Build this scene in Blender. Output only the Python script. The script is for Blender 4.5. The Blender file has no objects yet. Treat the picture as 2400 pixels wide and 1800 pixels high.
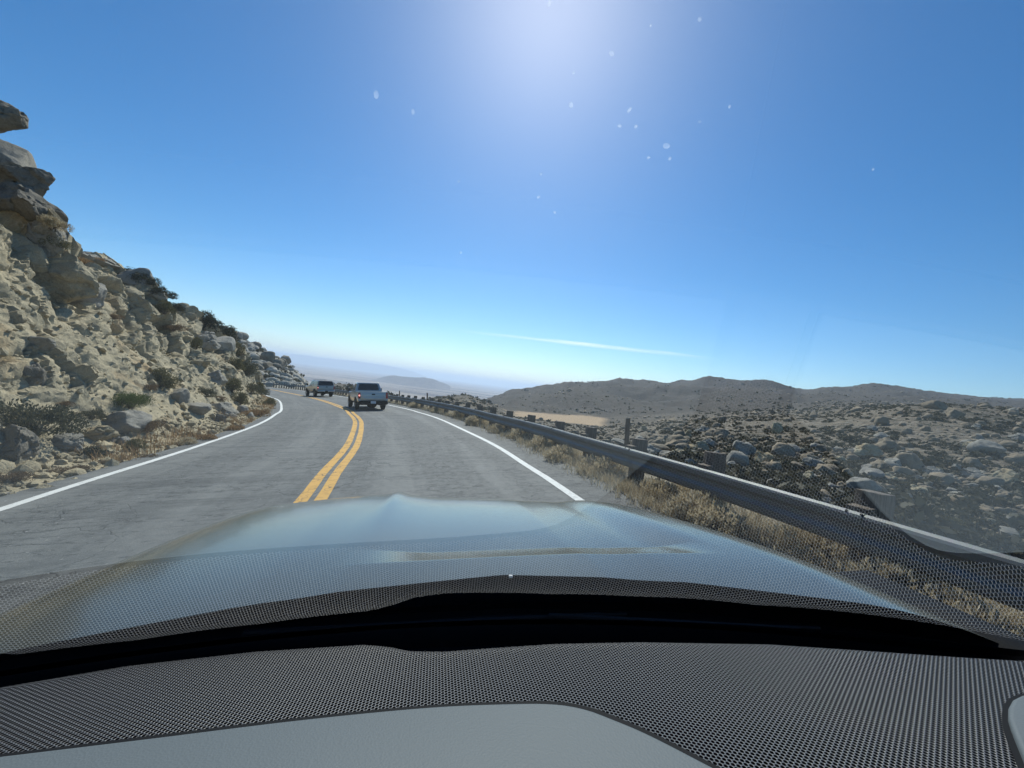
import bpy, bmesh, math, random
import numpy as np
from mathutils import Matrix, Vector
from mathutils.bvhtree import BVHTree

random.seed(7)
RNG = np.random.default_rng(7)
S = bpy.context.scene
COL = S.collection
R = math.radians

# ------------------------------------------------------------------ frames
F = 902.0                      # focal length in pixels of a 2400 px wide frame
HC = 1.55                      # camera height over the asphalt
BANK = R(6.0)                  # superelevation of the curve: the road leans down to the left
W = Matrix.Rotation(-BANK, 4, 'Y')          # road frame -> world
CAM = W @ Vector((0, 0, HC))


def axes(roll):
    return (Vector((math.cos(roll), 0, math.sin(roll))), Vector((0, 1, 0)),
            Vector((-math.sin(roll), 0, math.cos(roll))))


AR = axes(R(1.0))              # camera axes in the road frame
AW = axes(R(1.0) + BANK)       # and in the world


def ray(u, v, A):
    return A[1] + A[0] * ((u - 1200) / F) - A[2] * ((v - 905) / F)


def far(u, v, depth):          # world point seen in a direction, at a distance
    return CAM + ray(u, v, AW) * depth


# ------------------------------------------------------------------ noise
def _h(ix, iy, iz, seed):
    n = (ix * 374761393 + iy * 668265263 + iz * 2147483647 + seed * 974634777) & 0xffffffff
    n = ((n ^ (n >> 13)) * 1274126177) & 0xffffffff
    n = ((n ^ (n >> 16)) * 2246822519) & 0xffffffff
    return ((n ^ (n >> 15)) & 0xffffff) / float(0xffffff)


def vnoise(P, seed=0):
    P = np.asarray(P, float)
    i = np.floor(P).astype(np.int64)
    f = P - i
    f = f * f * (3 - 2 * f)
    r = 0
    for a in (0, 1):
        wx = f[:, 0] if a else 1 - f[:, 0]
        for b in (0, 1):
            wy = f[:, 1] if b else 1 - f[:, 1]
            for c in (0, 1):
                wz = f[:, 2] if c else 1 - f[:, 2]
                r = r + wx * wy * wz * _h(i[:, 0] + a, i[:, 1] + b, i[:, 2] + c, seed)
    return r * 2 - 1


def fbm(P, oct=4, seed=0, gain=.5):
    P = np.asarray(P, float)
    a, s, r = 1.0, 0.0, np.zeros(len(P))
    for k in range(oct):
        r += a * vnoise(P, seed + k * 17)
        s += a
        a *= gain
        P = P * 2.03 + 11.3
    return r / s


def worley(P, seed=0):
    """F1, F2, a random number and a random slope of the nearest cell."""
    P = np.asarray(P, float)
    i = np.floor(P).astype(np.int64)
    n = len(P)
    f1 = np.full(n, 9.0)
    f2 = np.full(n, 9.0)
    rid = np.zeros(n)
    off = np.zeros((n, 3))
    for a in (-1, 0, 1):
        for b in (-1, 0, 1):
            for c in (-1, 0, 1):
                j = i + np.array([a, b, c])
                q = np.stack([_h(j[:, 0], j[:, 1], j[:, 2], seed + k) for k in range(3)], 1) + j
                d = np.linalg.norm(q - P, axis=1)
                m = d < f1
                f2 = np.where(m, f1, np.minimum(f2, d))
                rid = np.where(m, _h(j[:, 0], j[:, 1], j[:, 2], seed + 9), rid)
                off = np.where(m[:, None], P - q, off)
                f1 = np.where(m, d, f1)
    return f1, f2, rid, off


# ------------------------------------------------------------------ object helpers
def mesh(name, verts, faces, smooth=False, sharp=None):
    me = bpy.data.meshes.new(name)
    if isinstance(verts, np.ndarray):
        verts = verts.tolist()
    if isinstance(faces, np.ndarray):
        faces = faces.tolist()
    me.from_pydata(verts, [], faces)
    me.update()
    if smooth or sharp:
        me.polygons.foreach_set('use_smooth', [True] * len(me.polygons))
        if sharp:
            me.set_sharp_from_angle(angle=R(sharp))
    return me


def link(name, me, mat, parent=None, frame=None):
    o = bpy.data.objects.new(name, me)
    COL.objects.link(o)
    if mat is not None and len(me.materials) == 0:
        me.materials.append(mat)
    if parent is not None:
        o.parent = parent
    elif frame is not None:
        o.matrix_world = frame
    return o


def tag(o, label=None, cat=None, group=None, kind=None):
    if label:
        o['label'] = label
    if cat:
        o['category'] = cat
    if group:
        o['group'] = group
    if kind:
        o['kind'] = kind
    return o


def empty(name, frame, label, cat, group=None):
    o = bpy.data.objects.new(name, None)
    COL.objects.link(o)
    o.empty_display_size = .2
    o.matrix_world = frame
    return tag(o, label, cat, group)


def bm_mesh(name, bm, smooth=False, sharp=None):
    me = bpy.data.meshes.new(name)
    bm.normal_update()
    bm.to_mesh(me)
    bm.free()
    if smooth or sharp:
        me.polygons.foreach_set('use_smooth', [True] * len(me.polygons))
        if sharp:
            me.set_sharp_from_angle(angle=R(sharp))
    return me


def box(bm, c, s, bevel=0, rot=None, seg=2):
    M = Matrix.Translation(c) @ (rot or Matrix()) @ Matrix.Diagonal((s[0], s[1], s[2], 1))
    r = bmesh.ops.create_cube(bm, size=1, matrix=M)
    if bevel:
        es = list({e for v in r['verts'] for e in v.link_edges})
        bmesh.ops.bevel(bm, geom=es, offset=bevel, segments=seg, affect='EDGES', profile=.5)


def cyl(bm, a, b, r1, r2=None, n=16):
    a, b = Vector(a), Vector(b)
    d = b - a
    M = Matrix.Translation((a + b) / 2) @ d.to_track_quat('Z', 'Y').to_matrix().to_4x4()
    bmesh.ops.create_cone(bm, cap_ends=True, segments=n, radius1=r1, radius2=r1 if r2 is None else r2,
                          depth=d.length, matrix=M)


def loft(bm, rings, cap=True):
    vs = [[bm.verts.new(p) for p in r] for r in rings]
    n = len(rings[0])
    for a, b in zip(vs[:-1], vs[1:]):
        for k in range(n):
            bm.faces.new((a[k], a[(k + 1) % n], b[(k + 1) % n], b[k]))
    if cap:
        bm.faces.new(vs[0][::-1])
        bm.faces.new(vs[-1])
    bmesh.ops.recalc_face_normals(bm, faces=bm.faces[:])


def prism_y(bm, prof, y0, y1):
    """polygon in (x,z) extruded along y"""
    loft(bm, [[(x, y0, z) for x, z in prof], [(x, y1, z) for x, z in prof]])


def grid_faces(nu, nv):
    i = np.arange(nu - 1)[:, None] * nv + np.arange(nv - 1)[None]
    i = i.ravel()
    return np.stack([i, i + 1, i + nv + 1, i + nv], 1)


def spline(P, step):
    P = np.array(P, float)
    Q = np.vstack([2 * P[0] - P[1], P, 2 * P[-1] - P[-2]])
    out = []
    for k in range(1, len(Q) - 2):
        t = np.linspace(0, 1, 24, endpoint=False)[:, None]
        p0, p1, p2, p3 = Q[k - 1:k + 3]
        out.append(.5 * (2 * p1 + (p2 - p0) * t + (2 * p0 - 5 * p1 + 4 * p2 - p3) * t ** 2
                         + (3 * p1 - p0 - 3 * p2 + p3) * t ** 3))
    out.append(P[-1:])
    C = np.vstack(out)
    d = np.r_[0, np.cumsum(np.linalg.norm(np.diff(C, axis=0), axis=1))]
    n = int(d[-1] / step) + 1
    s = np.linspace(0, d[-1], n)
    return np.stack([np.interp(s, d, C[:, k]) for k in range(P.shape[1])], 1), s


# ------------------------------------------------------------------ materials
class NT:
    def __init__(self, name, disp=False):
        self.m = bpy.data.materials.new(name)
        self.m.use_nodes = True
        self.t = self.m.node_tree
        self.t.nodes.clear()
        self.out = self.t.nodes.new('ShaderNodeOutputMaterial')

    def n(self, typ, ins=None, **kw):
        nd = self.t.nodes.new('ShaderNode' + typ)
        for k, v in kw.items():
            setattr(nd, k, v)
        for k, v in (ins or {}).items():
            s = nd.inputs[k]
            if isinstance(v, bpy.types.NodeSocket):
                self.t.links.new(v, s)
            else:
                s.default_value = v
        return nd

    def math(self, op, a, b=None, clamp=False):
        d = {0: a}
        if b is not None:
            d[1] = b
        return self.n('Math', d, operation=op, use_clamp=clamp).outputs[0]

    def mix(self, f, a, b, mode='MIX'):
        nd = self.n('Mix', {}, data_type='RGBA', blend_type=mode)
        for s, v in ((nd.inputs[0], f), (nd.inputs[6], a), (nd.inputs[7], b)):
            if isinstance(v, bpy.types.NodeSocket):
                self.t.links.new(v, s)
            elif isinstance(v, (int, float)):
                s.default_value = v
            else:
                s.default_value = (*v, 1) if len(v) == 3 else v
        return nd.outputs[2]

    def ramp(self, x, stops, interp='LINEAR'):
        nd = self.n('ValToRGB', {0: x})
        cr = nd.color_ramp
        cr.interpolation = interp
        while len(cr.elements) < len(stops):
            cr.elements.new(.5)
        for e, (p, c) in zip(cr.elements, stops):
            e.position = p
            e.color = (*c, 1) if isinstance(c, tuple) else (c, c, c, 1)
        return nd.outputs[0]

    def noise(self, vec, scale, detail=4, rough=.55, dist=0):
        return self.n('TexNoise', {'Vector': vec, 'Scale': scale, 'Detail': detail, 'Roughness': rough,
                                   'Distortion': dist}).outputs[0]

    def obj(self):
        return self.n('TexCoord').outputs['Object']

    def scale(self, vec, s):
        return self.n('Mapping', {'Vector': vec, 'Scale': s}).outputs[0]

    def bsdf(self, **k):
        names = {'c': 'Base Color', 'r': 'Roughness', 'm': 'Metallic', 'n': 'Normal', 'coat': 'Coat Weight',
                 'cr': 'Coat Roughness', 's': 'Specular IOR Level'}
        ins = {names[a]: ((*b, 1) if isinstance(b, tuple) and len(b) == 3 else b) for a, b in k.items()}
        nd = self.n('BsdfPrincipled', ins)
        self.t.links.new(nd.outputs[0], self.out.inputs[0])
        return nd

    def bump(self, h, strength=.5, dist=.02):
        return self.n('Bump', {'Height': h, 'Strength': strength, 'Distance': dist}).outputs[0]


def plain(name, c, r=.6, m=0, var=.12, scale=8, **k):
    t = NT(name)
    f = t.noise(t.obj(), scale, 5)
    lo = tuple(x * (1 - var) for x in c)
    hi = tuple(min(1, x * (1 + var)) for x in c)
    t.bsdf(c=t.mix(f, lo, hi), r=r, m=m, **k)
    return t.m


def rock_mat(name, a, b, dark, scale=1.0, stain=None, bump=.6):
    t = NT(name)
    o = t.obj()
    oi = t.n('ObjectInfo')
    vec = t.n('VectorMath', {0: o, 1: t.n('CombineXYZ', {0: t.math('MULTIPLY', oi.outputs['Random'], 37.0)}).outputs[0]},
              operation='ADD').outputs[0]
    big = t.noise(vec, .55 * scale, 5, .6)
    mid = t.noise(vec, 3.2 * scale, 6, .65, .4)
    fine = t.noise(vec, 28 * scale, 4, .7)
    c = t.mix(t.ramp(big, [(.36, 0.), (.64, 1.)]), a, b)
    c = t.mix(t.ramp(mid, [(.5, 0.), (.72, .75)]), c, dark)
    if stain:
        st = t.noise(vec, .32 * scale, 4, .6, .6)
        c = t.mix(t.ramp(st, [(.56, 0.), (.68, .7)]), c, stain)
    c = t.mix(t.ramp(fine, [(.3, .35), (.6, 0.)]), c, tuple(x * .35 for x in dark))
    h = t.math('ADD', t.math('MULTIPLY', mid, 1.0), t.math('MULTIPLY', fine, .3))
    t.bsdf(c=c, r=.92, s=.2, n=t.bump(h, bump, .08 / scale))
    return t.m


def leaf_mat(name, cols, rough=.7):
    t = NT(name)
    g = t.n('NewGeometry')
    oi = t.n('ObjectInfo')
    x = t.math('FRACT', t.math('ADD', g.outputs['Random Per Island'], t.math('MULTIPLY', oi.outputs['Random'], .35)))
    n = len(cols)
    c = t.ramp(g.outputs['Random Per Island'], [(k / (n - 1), col) for k, col in enumerate(cols)])
    b = t.n('BsdfPrincipled', {'Base Color': c, 'Roughness': rough, 'Specular IOR Level': .25})
    tr = t.n('BsdfTranslucent', {'Color': c})
    mx = t.n('MixShader', {0: .25, 1: b.outputs[0], 2: tr.outputs[0]})
    t.t.links.new(mx.outputs[0], t.out.inputs[0])
    return t.m


M = {}
# --- asphalt: aged grey chip seal with cracks, sealed cracks and soft tyre paths
t = NT('asphalt')
uv = t.n('UVMap', uv_map='lane').outputs[0]
o = t.obj()
grain = t.noise(o, 55, 3, .8)
patch = t.noise(o, .35, 5, .6, .5)
mott = t.noise(o, 7.5, 6, .8)
along = t.noise(t.scale(uv, (.9, .05, 1)), 1.5, 4, .6, .3)
streak = t.noise(t.scale(uv, (.25, 1.6, 1)), 1.1, 5, .7, 1.2)
warp = t.n('VectorMath', {0: o, 1: t.n('VectorMath', {0: t.n('TexNoise', {'Vector': o, 'Scale': 1.6, 'Detail': 5}).outputs[1], 1: (.9, .9, 0)},
                                       operation='MULTIPLY').outputs[0]}, operation='ADD').outputs[0]
ve = t.n('TexVoronoi', {'Vector': t.scale(warp, (.5, .8, 0.0)), 'Scale': 1.0}, feature='DISTANCE_TO_EDGE').outputs[0]
ve2 = t.n('TexVoronoi', {'Vector': t.scale(warp, (1.7, 2.6, 0.0)), 'Scale': 1.0}, feature='DISTANCE_TO_EDGE').outputs[0]
cmask = t.ramp(t.noise(o, .5, 3), [(.42, 0.), (.6, 1.)])
cmask2 = t.ramp(t.noise(o, .8, 3, .5, .7), [(.5, 0.), (.62, 1.)])
crack = t.math('MULTIPLY', t.ramp(ve, [(0., .8), (.006, 0.)]), cmask)
crack2 = t.math('MULTIPLY', t.ramp(ve2, [(0., .8), (.018, 0.)]), cmask2)
tn = t.noise(t.scale(uv, (.55, 2.6, 1)), .8, 6, .62, .35)
tcr = t.ramp(t.math('ABSOLUTE', t.math('SUBTRACT', tn, .5)), [(0., .65), (.009, 0.)])
crack2 = t.math('MAXIMUM', crack2, t.math('MULTIPLY', tcr, t.ramp(t.noise(o, .9, 3, .6), [(.40, 0.), (.50, 1.)])))
c = t.mix(grain, (.082, .086, .086), (.225, .229, .222))
c = t.mix(t.ramp(mott, [(.36, .8), (.52, 0.)]), c, (.062, .065, .067))
c = t.mix(t.ramp(mott, [(.55, 0.), (.72, .45)]), c, (.27, .275, .265))
c = t.mix(t.ramp(patch, [(.35, .35), (.65, 0.)]), c, (.10, .104, .106))
c = t.mix(t.ramp(along, [(.45, 0.), (.62, .5)]), c, (.23, .235, .228))
c = t.mix(t.ramp(streak, [(.52, 0.), (.70, .6)]), c, (.07, .073, .075))
c = t.mix(t.math('MAXIMUM', crack, crack2), c, (.022, .022, .024))
chip = t.n('TexVoronoi', {'Vector': o, 'Scale': 70.0}).outputs['Color']
sp = t.ramp(chip, [(.93, 0.), (.98, .6)])
c = t.mix(sp, c, (.5, .5, .48))
t.bsdf(c=c, r=.82, s=.3, n=t.bump(t.math('SUBTRACT', grain, t.math('MAXIMUM', crack, crack2)), .6, .012))
M['asphalt'] = t.m


def paint(name, col, wear):
    t = NT(name)
    o = t.obj()
    grain = t.noise(o, 48, 4, .75)
    wn = t.noise(o, 6, 5, .7, .4)
    warp = t.n('VectorMath', {0: o, 1: t.n('TexNoise', {'Vector': o, 'Scale': 4.0, 'Detail': 5}).outputs[1]}, operation='ADD').outputs[0]
    ve = t.n('TexVoronoi', {'Vector': t.scale(warp, (2.2, 1.5, 0.0)), 'Scale': 1.0}, feature='DISTANCE_TO_EDGE').outputs[0]
    crack = t.math('MULTIPLY', t.ramp(ve, [(0., 1.), (.03, 0.)]), t.ramp(t.noise(o, 1.3, 3), [(.38, 0.), (.48, 1.)]))
    c = t.mix(grain, tuple(x * .82 for x in col), col)
    c = t.mix(t.ramp(wn, [(.52, 0.), (.70, wear)]), c, tuple(x * .55 for x in col))
    c = t.mix(t.math('MULTIPLY', crack, wear), c, (.07, .06, .05))
    t.bsdf(c=c, r=.75, s=.3, n=t.bump(grain, .35, .008))
    return t.m


M['yellow'] = paint('yellow_paint', (.70, .40, .09), .95)
M['white'] = paint('white_paint', (.80, .81, .79), .3)
M['cliff'] = rock_mat('cut_slope_rock', (.50, .42, .275), (.39, .34, .235), (.19, .165, .118), 1.1, (.46, .32, .17), 1.0)
M['granite'] = rock_mat('weathered_granite', (.36, .33, .27), (.30, .285, .25), (.13, .125, .115), 1.0, None, .7)
M['darkrock'] = rock_mat('dark_varnished_granite', (.22, .20, .165), (.29, .255, .20), (.10, .095, .085), .9, None, .8)
M['palerock'] = rock_mat('pale_granite', (.46, .43, .37), (.38, .36, .31), (.2, .19, .17), 1.0, None, .6)
M['fieldrock'] = rock_mat('field_granite', (.35, .28, .195), (.25, .208, .15), (.11, .095, .072), .6, None, .7)
M['soil'] = rock_mat('roadside_soil', (.33, .28, .2), (.27, .23, .165), (.15, .13, .1), 1.6, None, .7)
M['sage'] = leaf_mat('sage_leaves', [(.05, .055, .035), (.10, .10, .065), (.16, .15, .10), (.07, .07, .045)])
M['green'] = leaf_mat('green_leaves', [(.05, .075, .02), (.09, .12, .03), (.14, .165, .055), (.06, .08, .025)])
M['dark'] = leaf_mat('dark_leaves', [(.028, .034, .020), (.045, .05, .030), (.065, .066, .042), (.03, .03, .022)])
M['olive'] = leaf_mat('olive_leaves', [(.10, .095, .045), (.15, .14, .07), (.20, .175, .09), (.08, .08, .04)])
M['brown'] = leaf_mat('dry_brush', [(.11, .075, .045), (.19, .13, .075), (.25, .18, .11), (.09, .065, .045)])
M['straw'] = leaf_mat('dry_grass', [(.48, .40, .26), (.62, .54, .38), (.34, .27, .17), (.70, .62, .47)], .8)
M['rust'] = leaf_mat('rusty_grass', [(.24, .14, .065), (.34, .22, .11), (.40, .29, .16), (.2, .12, .06)], .8)
M['twig'] = plain('twig_bark', (.13, .10, .075), .9)
M['scrub'] = leaf_mat('far_scrub', [(.055, .056, .038), (.085, .082, .055), (.12, .11, .075), (.065, .064, .045)])
t = NT('galvanised_steel')
o = t.obj()
sp = t.n('TexVoronoi', {'Vector': o, 'Scale': 40.0}).outputs['Color']
st = t.noise(t.scale(o, (1, 1, 6)), 2.5, 5, .7, .5)
c = t.mix(t.ramp(st, [(.45, 0.), (.75, .7)]), (.15, .165, .175), (.085, .085, .084))
c = t.mix(.12, c, sp, 'MULTIPLY')
t.bsdf(c=c, r=.58, m=.4, n=t.bump(st, .2, .01))
M['steel'] = t.m
t = NT('weathered_post_wood')
o = t.obj()
g = t.noise(t.scale(o, (14, 14, 1.2)), 2.2, 5, .7, .4)
t.bsdf(c=t.mix(t.ramp(g, [(.35, 0.), (.65, 1.)]), (.075, .058, .045), (.20, .165, .13)), r=.9, n=t.bump(g, .6, .01))
M['wood'] = t.m

# valley ground: scrub-dotted granite country, meadow by vertex attribute
t = NT('valley_ground')
o = t.obj()
big = t.noise(o, .02, 5, .6)
v1 = t.n('TexVoronoi', {'Vector': o, 'Scale': .16}).outputs[0]
v2 = t.n('TexVoronoi', {'Vector': o, 'Scale': .42}).outputs[0]
v3 = t.n('TexVoronoi', {'Vector': o, 'Scale': .085}).outputs['Color']
sm = t.noise(o, .7, 6, .75)
c = t.mix(t.ramp(big, [(.35, 0.), (.65, 1.)]), (.22, .175, .125), (.275, .23, .175))
c = t.mix(t.ramp(sm, [(.40, .8), (.55, 0.)]), c, (.065, .064, .048))
c = t.mix(t.ramp(v1, [(.12, .9), (.42, 0.)]), c, (.05, .052, .038))
c = t.mix(t.ramp(v2, [(.1, .8), (.38, 0.)]), c, (.34, .315, .265))
c = t.mix(t.ramp(v3, [(.6, 0.), (.9, .55)]), c, (.055, .055, .042))
fa = t.n('Attribute', attribute_name='chaparral').outputs['Fac']
c = t.mix(fa, c, t.mix(.74, c, (.042, .037, .032)))
at = t.n('Attribute', attribute_name='meadow').outputs['Fac']
c = t.mix(at, c, t.mix(sm, (.36, .26, .165), (.46, .34, .22)))
t.bsdf(c=c, r=.95, s=.15, n=t.bump(t.math('ADD', sm, t.math('MULTIPLY', v2, -1.0)), .8, 1.2))
M['valley'] = t.m
# hillside close on the left: rubble between the boulders
t = NT('desert_plain')
o = t.obj()
b1 = t.noise(t.scale(o, (.00022, .0009, 1)), 1.0, 7, .62, .8)
b2 = t.noise(t.scale(o, (.0006, .0022, 1)), 1.0, 6, .65, .5)
b3 = t.noise(t.scale(o, (.004, .012, 1)), 1.0, 4, .7)
c = t.mix(t.ramp(b1, [(.42, 0.), (.56, 1.)]), (.12, .095, .09), (.36, .30, .245))
c = t.mix(t.ramp(b2, [(.55, 0.), (.68, .8)]), c, (.55, .49, .41))
c = t.mix(t.ramp(b2, [(.30, .8), (.42, 0.)]), c, (.10, .085, .085))
c = t.mix(t.ramp(b3, [(.35, .5), (.55, 0.)]), c, (.10, .09, .075))
t.bsdf(c=c, r=.95, s=.1)
M['plain'] = t.m
M['mesa'] = plain('far_hill_rock', (.12, .095, .085), .95, scale=.004, var=.35)

# vehicles
def car_paint(name, c, m=.6, r=.32, coat=.8):
    t = NT(name)
    o = t.obj()
    d = t.noise(o, 2.2, 5, .6)
    fl = t.noise(o, 900, 2, .5)
    t.bsdf(c=t.mix(fl, tuple(x * .9 for x in c), c), r=t.ramp(d, [(.3, r), (.7, r + .08)]), m=m, coat=coat, cr=.06)
    return t.m


M['silver'] = car_paint('silver_paint', (.42, .425, .42))
M['champagne'] = car_paint('pale_grey_paint', (.37, .345, .31), .5)
M['hoodpaint'] = car_paint('blue_grey_paint', (.22, .228, .195), .5, .13, .2)
M['black'] = plain('black_plastic', (.018, .019, .021), .5, var=.25, scale=30)
M['dullblack'] = plain('dull_black_plastic', (.006, .0065, .008), .75, var=.2, scale=30, s=.15)
M['rubber'] = plain('tyre_rubber', (.02, .02, .021), .85, var=.25, scale=20)
M['alloy'] = plain('wheel_alloy', (.34, .35, .36), .4, .8)
M['chrome'] = plain('dull_chrome', (.42, .43, .44), .3, .9)
M['plate'] = plain('licence_plate_white', (.70, .71, .72), .5, var=.05)
t = NT('dark_window')
t.bsdf(c=(.012, .016, .019), r=.08, s=.6)
M['window'] = t.m
t = NT('red_lens')
t.bsdf(c=(.36, .02, .015), r=.15, coat=.6)
M['lens'] = t.m
t = NT('lit_brake_lamp')
t.bsdf(c=(.8, .25, .2), r=.3)
e = t.t.nodes['Principled BSDF']
e.inputs['Emission Color'].default_value = (1, .35, .3, 1)
e.inputs['Emission Strength'].default_value = 1.6
M['lamp'] = t.m
M['seat'] = plain('seat_fabric', (.05, .05, .055), .9)

# dashboard: perforated grille skin
t = NT('perforated_grille')
o = t.obj()
P = .0045
s3 = math.sqrt(3)
q = t.scale(o, (1 / (P * s3), 1 / P, 0))


def lat(off):
    a = t.n('VectorMath', {0: q, 1: off}, operation='ADD').outputs[0]
    b = t.n('VectorMath', {0: a}, operation='FRACTION').outputs[0]
    d = t.n('VectorMath', {0: b, 1: (.5, .5, 0)}, operation='SUBTRACT').outputs[0]
    e = t.n('VectorMath', {0: d, 1: (s3, 1, 0)}, operation='MULTIPLY').outputs[0]
    return t.n('VectorMath', {0: e}, operation='LENGTH').outputs['Value']


d = t.math('MINIMUM', lat((100, 100, 0)), lat((100.5, 100.5, 0)))
hole = t.ramp(d, [(.37, 0.), (.45, 1.)])
soft = t.noise(o, 5, 3)
c = t.mix(hole, (.0015, .0015, .002), t.mix(soft, (.066, .068, .075), (.09, .092, .099)))
bs = t.bsdf(c=c, r=.45, s=t.math('MULTIPLY', hole, .7), n=t.bump(t.ramp(d, [(.25, 0.), (.55, 1.)]), .55, .0012))
M['grille'] = t.m
t = NT('grained_grey_skin')
o = t.obj()
g = t.n('TexVoronoi', {'Vector': o, 'Scale': 420.0}).outputs[0]
t.bsdf(c=t.mix(t.noise(o, 3, 3), (.083, .100, .108), (.105, .122, .131)), r=.6, s=.35, n=t.bump(g, .25, .0008))
M['pad'] = t.m
# windscreen glass: thin laminated pane, clear, slightly green, with a film of road dust
t = NT('windscreen_glass')
o = t.obj()
geo = t.n('NewGeometry')
cosi = t.math('ABSOLUTE', t.n('VectorMath', {0: geo.outputs['Normal'], 1: geo.outputs['Incoming']}, operation='DOT_PRODUCT').outputs['Value'])
sch = t.math('POWER', t.math('SUBTRACT', 1.0, cosi, True), 5.0)
fr2 = t.math('ADD', t.math('MULTIPLY', sch, .88), .098, True)       # two faces of a laminated pane
tr = t.n('BsdfTransparent', {'Color': (.90, .955, .93, 1)})
gl = t.n('BsdfGlossy', {'Color': (1, 1, 1, 1), 'Roughness': 0.0})
mx = t.n('MixShader', {0: fr2, 1: tr.outputs[0], 2: gl.outputs[0]})
t.t.links.new(mx.outputs[0], t.out.inputs[0])
M['glass'] = t.m
t = NT('dried_dust_spot')
a = t.n('BsdfTranslucent', {'Color': (.75, .8, .85, 1)})
b = t.n('BsdfTransparent', {'Color': (1, 1, 1, 1)})
lw = t.noise(t.obj(), 900, 2)
mx = t.n('MixShader', {0: t.ramp(lw, [(.3, .86), (.7, .98)]), 1: a.outputs[0], 2: b.outputs[0]})
t.t.links.new(mx.outputs[0], t.out.inputs[0])
M['spot'] = t.m
t = NT('faint_dust')
a = t.n('BsdfTranslucent', {'Color': (.75, .8, .85, 1)})
b = t.n('BsdfTransparent', {'Color': (1, 1, 1, 1)})
mx = t.n('MixShader', {0: .965, 1: a.outputs[0], 2: b.outputs[0]})
t.t.links.new(mx.outputs[0], t.out.inputs[0])
M['faint'] = t.m

# ------------------------------------------------------------------ road
CL = [(2.6, -36), (2.2, -26), (1.5, -16), (.55, -8), (-1.15, 0), (-2.6, 5.0), (-3.1, 6.6), (-4.0, 9.7), (-5.65, 14.2), (-6.75, 16.8),
      (-8.1, 19.5), (-10.6, 24.2), (-18.7, 36.8), (-33.0, 56.6), (-47, 74.5), (-63, 89), (-84, 102), (-110, 112)]
LL = [(-.9, -36), (-1.3, -26), (-2.0, -16), (-3.05, -8), (-4.75, 0), (-5.95, 4.6), (-7.0, 7.6), (-7.75, 10.2), (-9.0, 13.5), (-11.9, 19.7), (-15.2, 25.4),
      (-20.2, 33.3), (-25.6, 40.6), (-35.8, 54.6), (-49.7, 72.3), (-65, 86), (-85.3, 98.7), (-111, 108.6)]
RL = [(6.1, -36), (5.7, -26), (5.0, -16), (4.05, -8), (2.3, 0), (1.0, 5.1), (.3, 7.8), (-1.0, 11.6), (-4.0, 19.1), (-7.8, 26.2), (-15.3, 38.3),
      (-21.2, 46.3), (-30, 58.8), (-44.2, 76.9), (-60.8, 91.9), (-82.5, 105.3), (-108.9, 115.4)]


def near_dist(A, B):
    d = np.hypot(A[:, None, 0] - B[None, :, 0], A[:, None, 1] - B[None, :, 1])
    return d.min(1)


C2, CS = spline(CL, .5)
L2, _ = spline(LL, .25)
R2, _ = spline(RL, .25)
T2 = np.gradient(C2, axis=0)
T2 /= np.linalg.norm(T2, axis=1)[:, None]
NR = np.stack([T2[:, 1], -T2[:, 0]], 1)          # to the right


def smooth(a, k=9):
    p = np.r_[[a[0]] * k, a, [a[-1]] * k]
    w = np.hanning(2 * k + 3)[1:-1]
    return np.convolve(p, w / w.sum(), 'same')[k:-k]


DL = smooth(near_dist(C2, L2))
DR = smooth(near_dist(C2, R2))


def road_z(y):
    return .55 * np.clip((np.asarray(y, float) - 62) / 45, 0, 1) ** 1.5


def off(i_off, z=0.0):
    """points at a signed offset from the centre line"""
    p = C2 + NR * np.asarray(i_off)[:, None]
    return np.c_[p, road_z(p[:, 1]) + z]


ns = len(C2)
k5 = np.array([-1.0, -.8, -.55, -.3, -.1, 0.0, .1, .3, .55, .8, 1.0])
cols, uvs = [], []
for k in k5:
    o_ = k * (DL + .42) if k < 0 else k * (DR + .85)
    e = 0
    if abs(k) == 1:
        e = .10 * fbm(np.c_[CS * .7, np.full(ns, k * 9), np.zeros(ns)], 4) 
    cols.append(off(o_ + e))
    uvs.append(np.c_[o_, CS])
V = np.stack(cols, 1).reshape(-1, 3)
UVv = np.stack(uvs, 1).reshape(-1, 2)
fc = grid_faces(ns, len(k5))
me = mesh('road', V, fc[:, ::-1], smooth=True)
uvl = me.uv_layers.new(name='lane')
li = np.zeros(len(me.loops), np.int32)
me.loops.foreach_get('vertex_index', li)
uvl.data.foreach_set('uv', UVv[li].ravel())
# skirt under the edge so that the pavement has thickness
road = tag(link('road', me, M['asphalt'], frame=W), kind='structure')


def line(name, o_, w, mat, jitter=.006):
    k = 4
    n = jitter * fbm(np.c_[CS * 3, np.full(ns, w * 50), np.zeros(ns)], 3)
    n2 = jitter * fbm(np.c_[CS * 3, np.full(ns, w * 90 + 5), np.zeros(ns)], 3)
    a = off(o_ - w / 2 + n, .004)
    b = off(o_ + w / 2 + n2, .004)
    V = np.stack([a, b], 1).reshape(-1, 3)
    return link(name, mesh(name, V, grid_faces(ns, 2)[:, ::-1], smooth=True), mat, parent=road)


line('yellow_line', np.full(ns, -.115), .155, M['yellow'])
line('yellow_line', np.full(ns, .115), .155, M['yellow'])
line('edge_line', -DL, .13, M['white'])
line('edge_line', DR, .13, M['white'])

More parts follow.
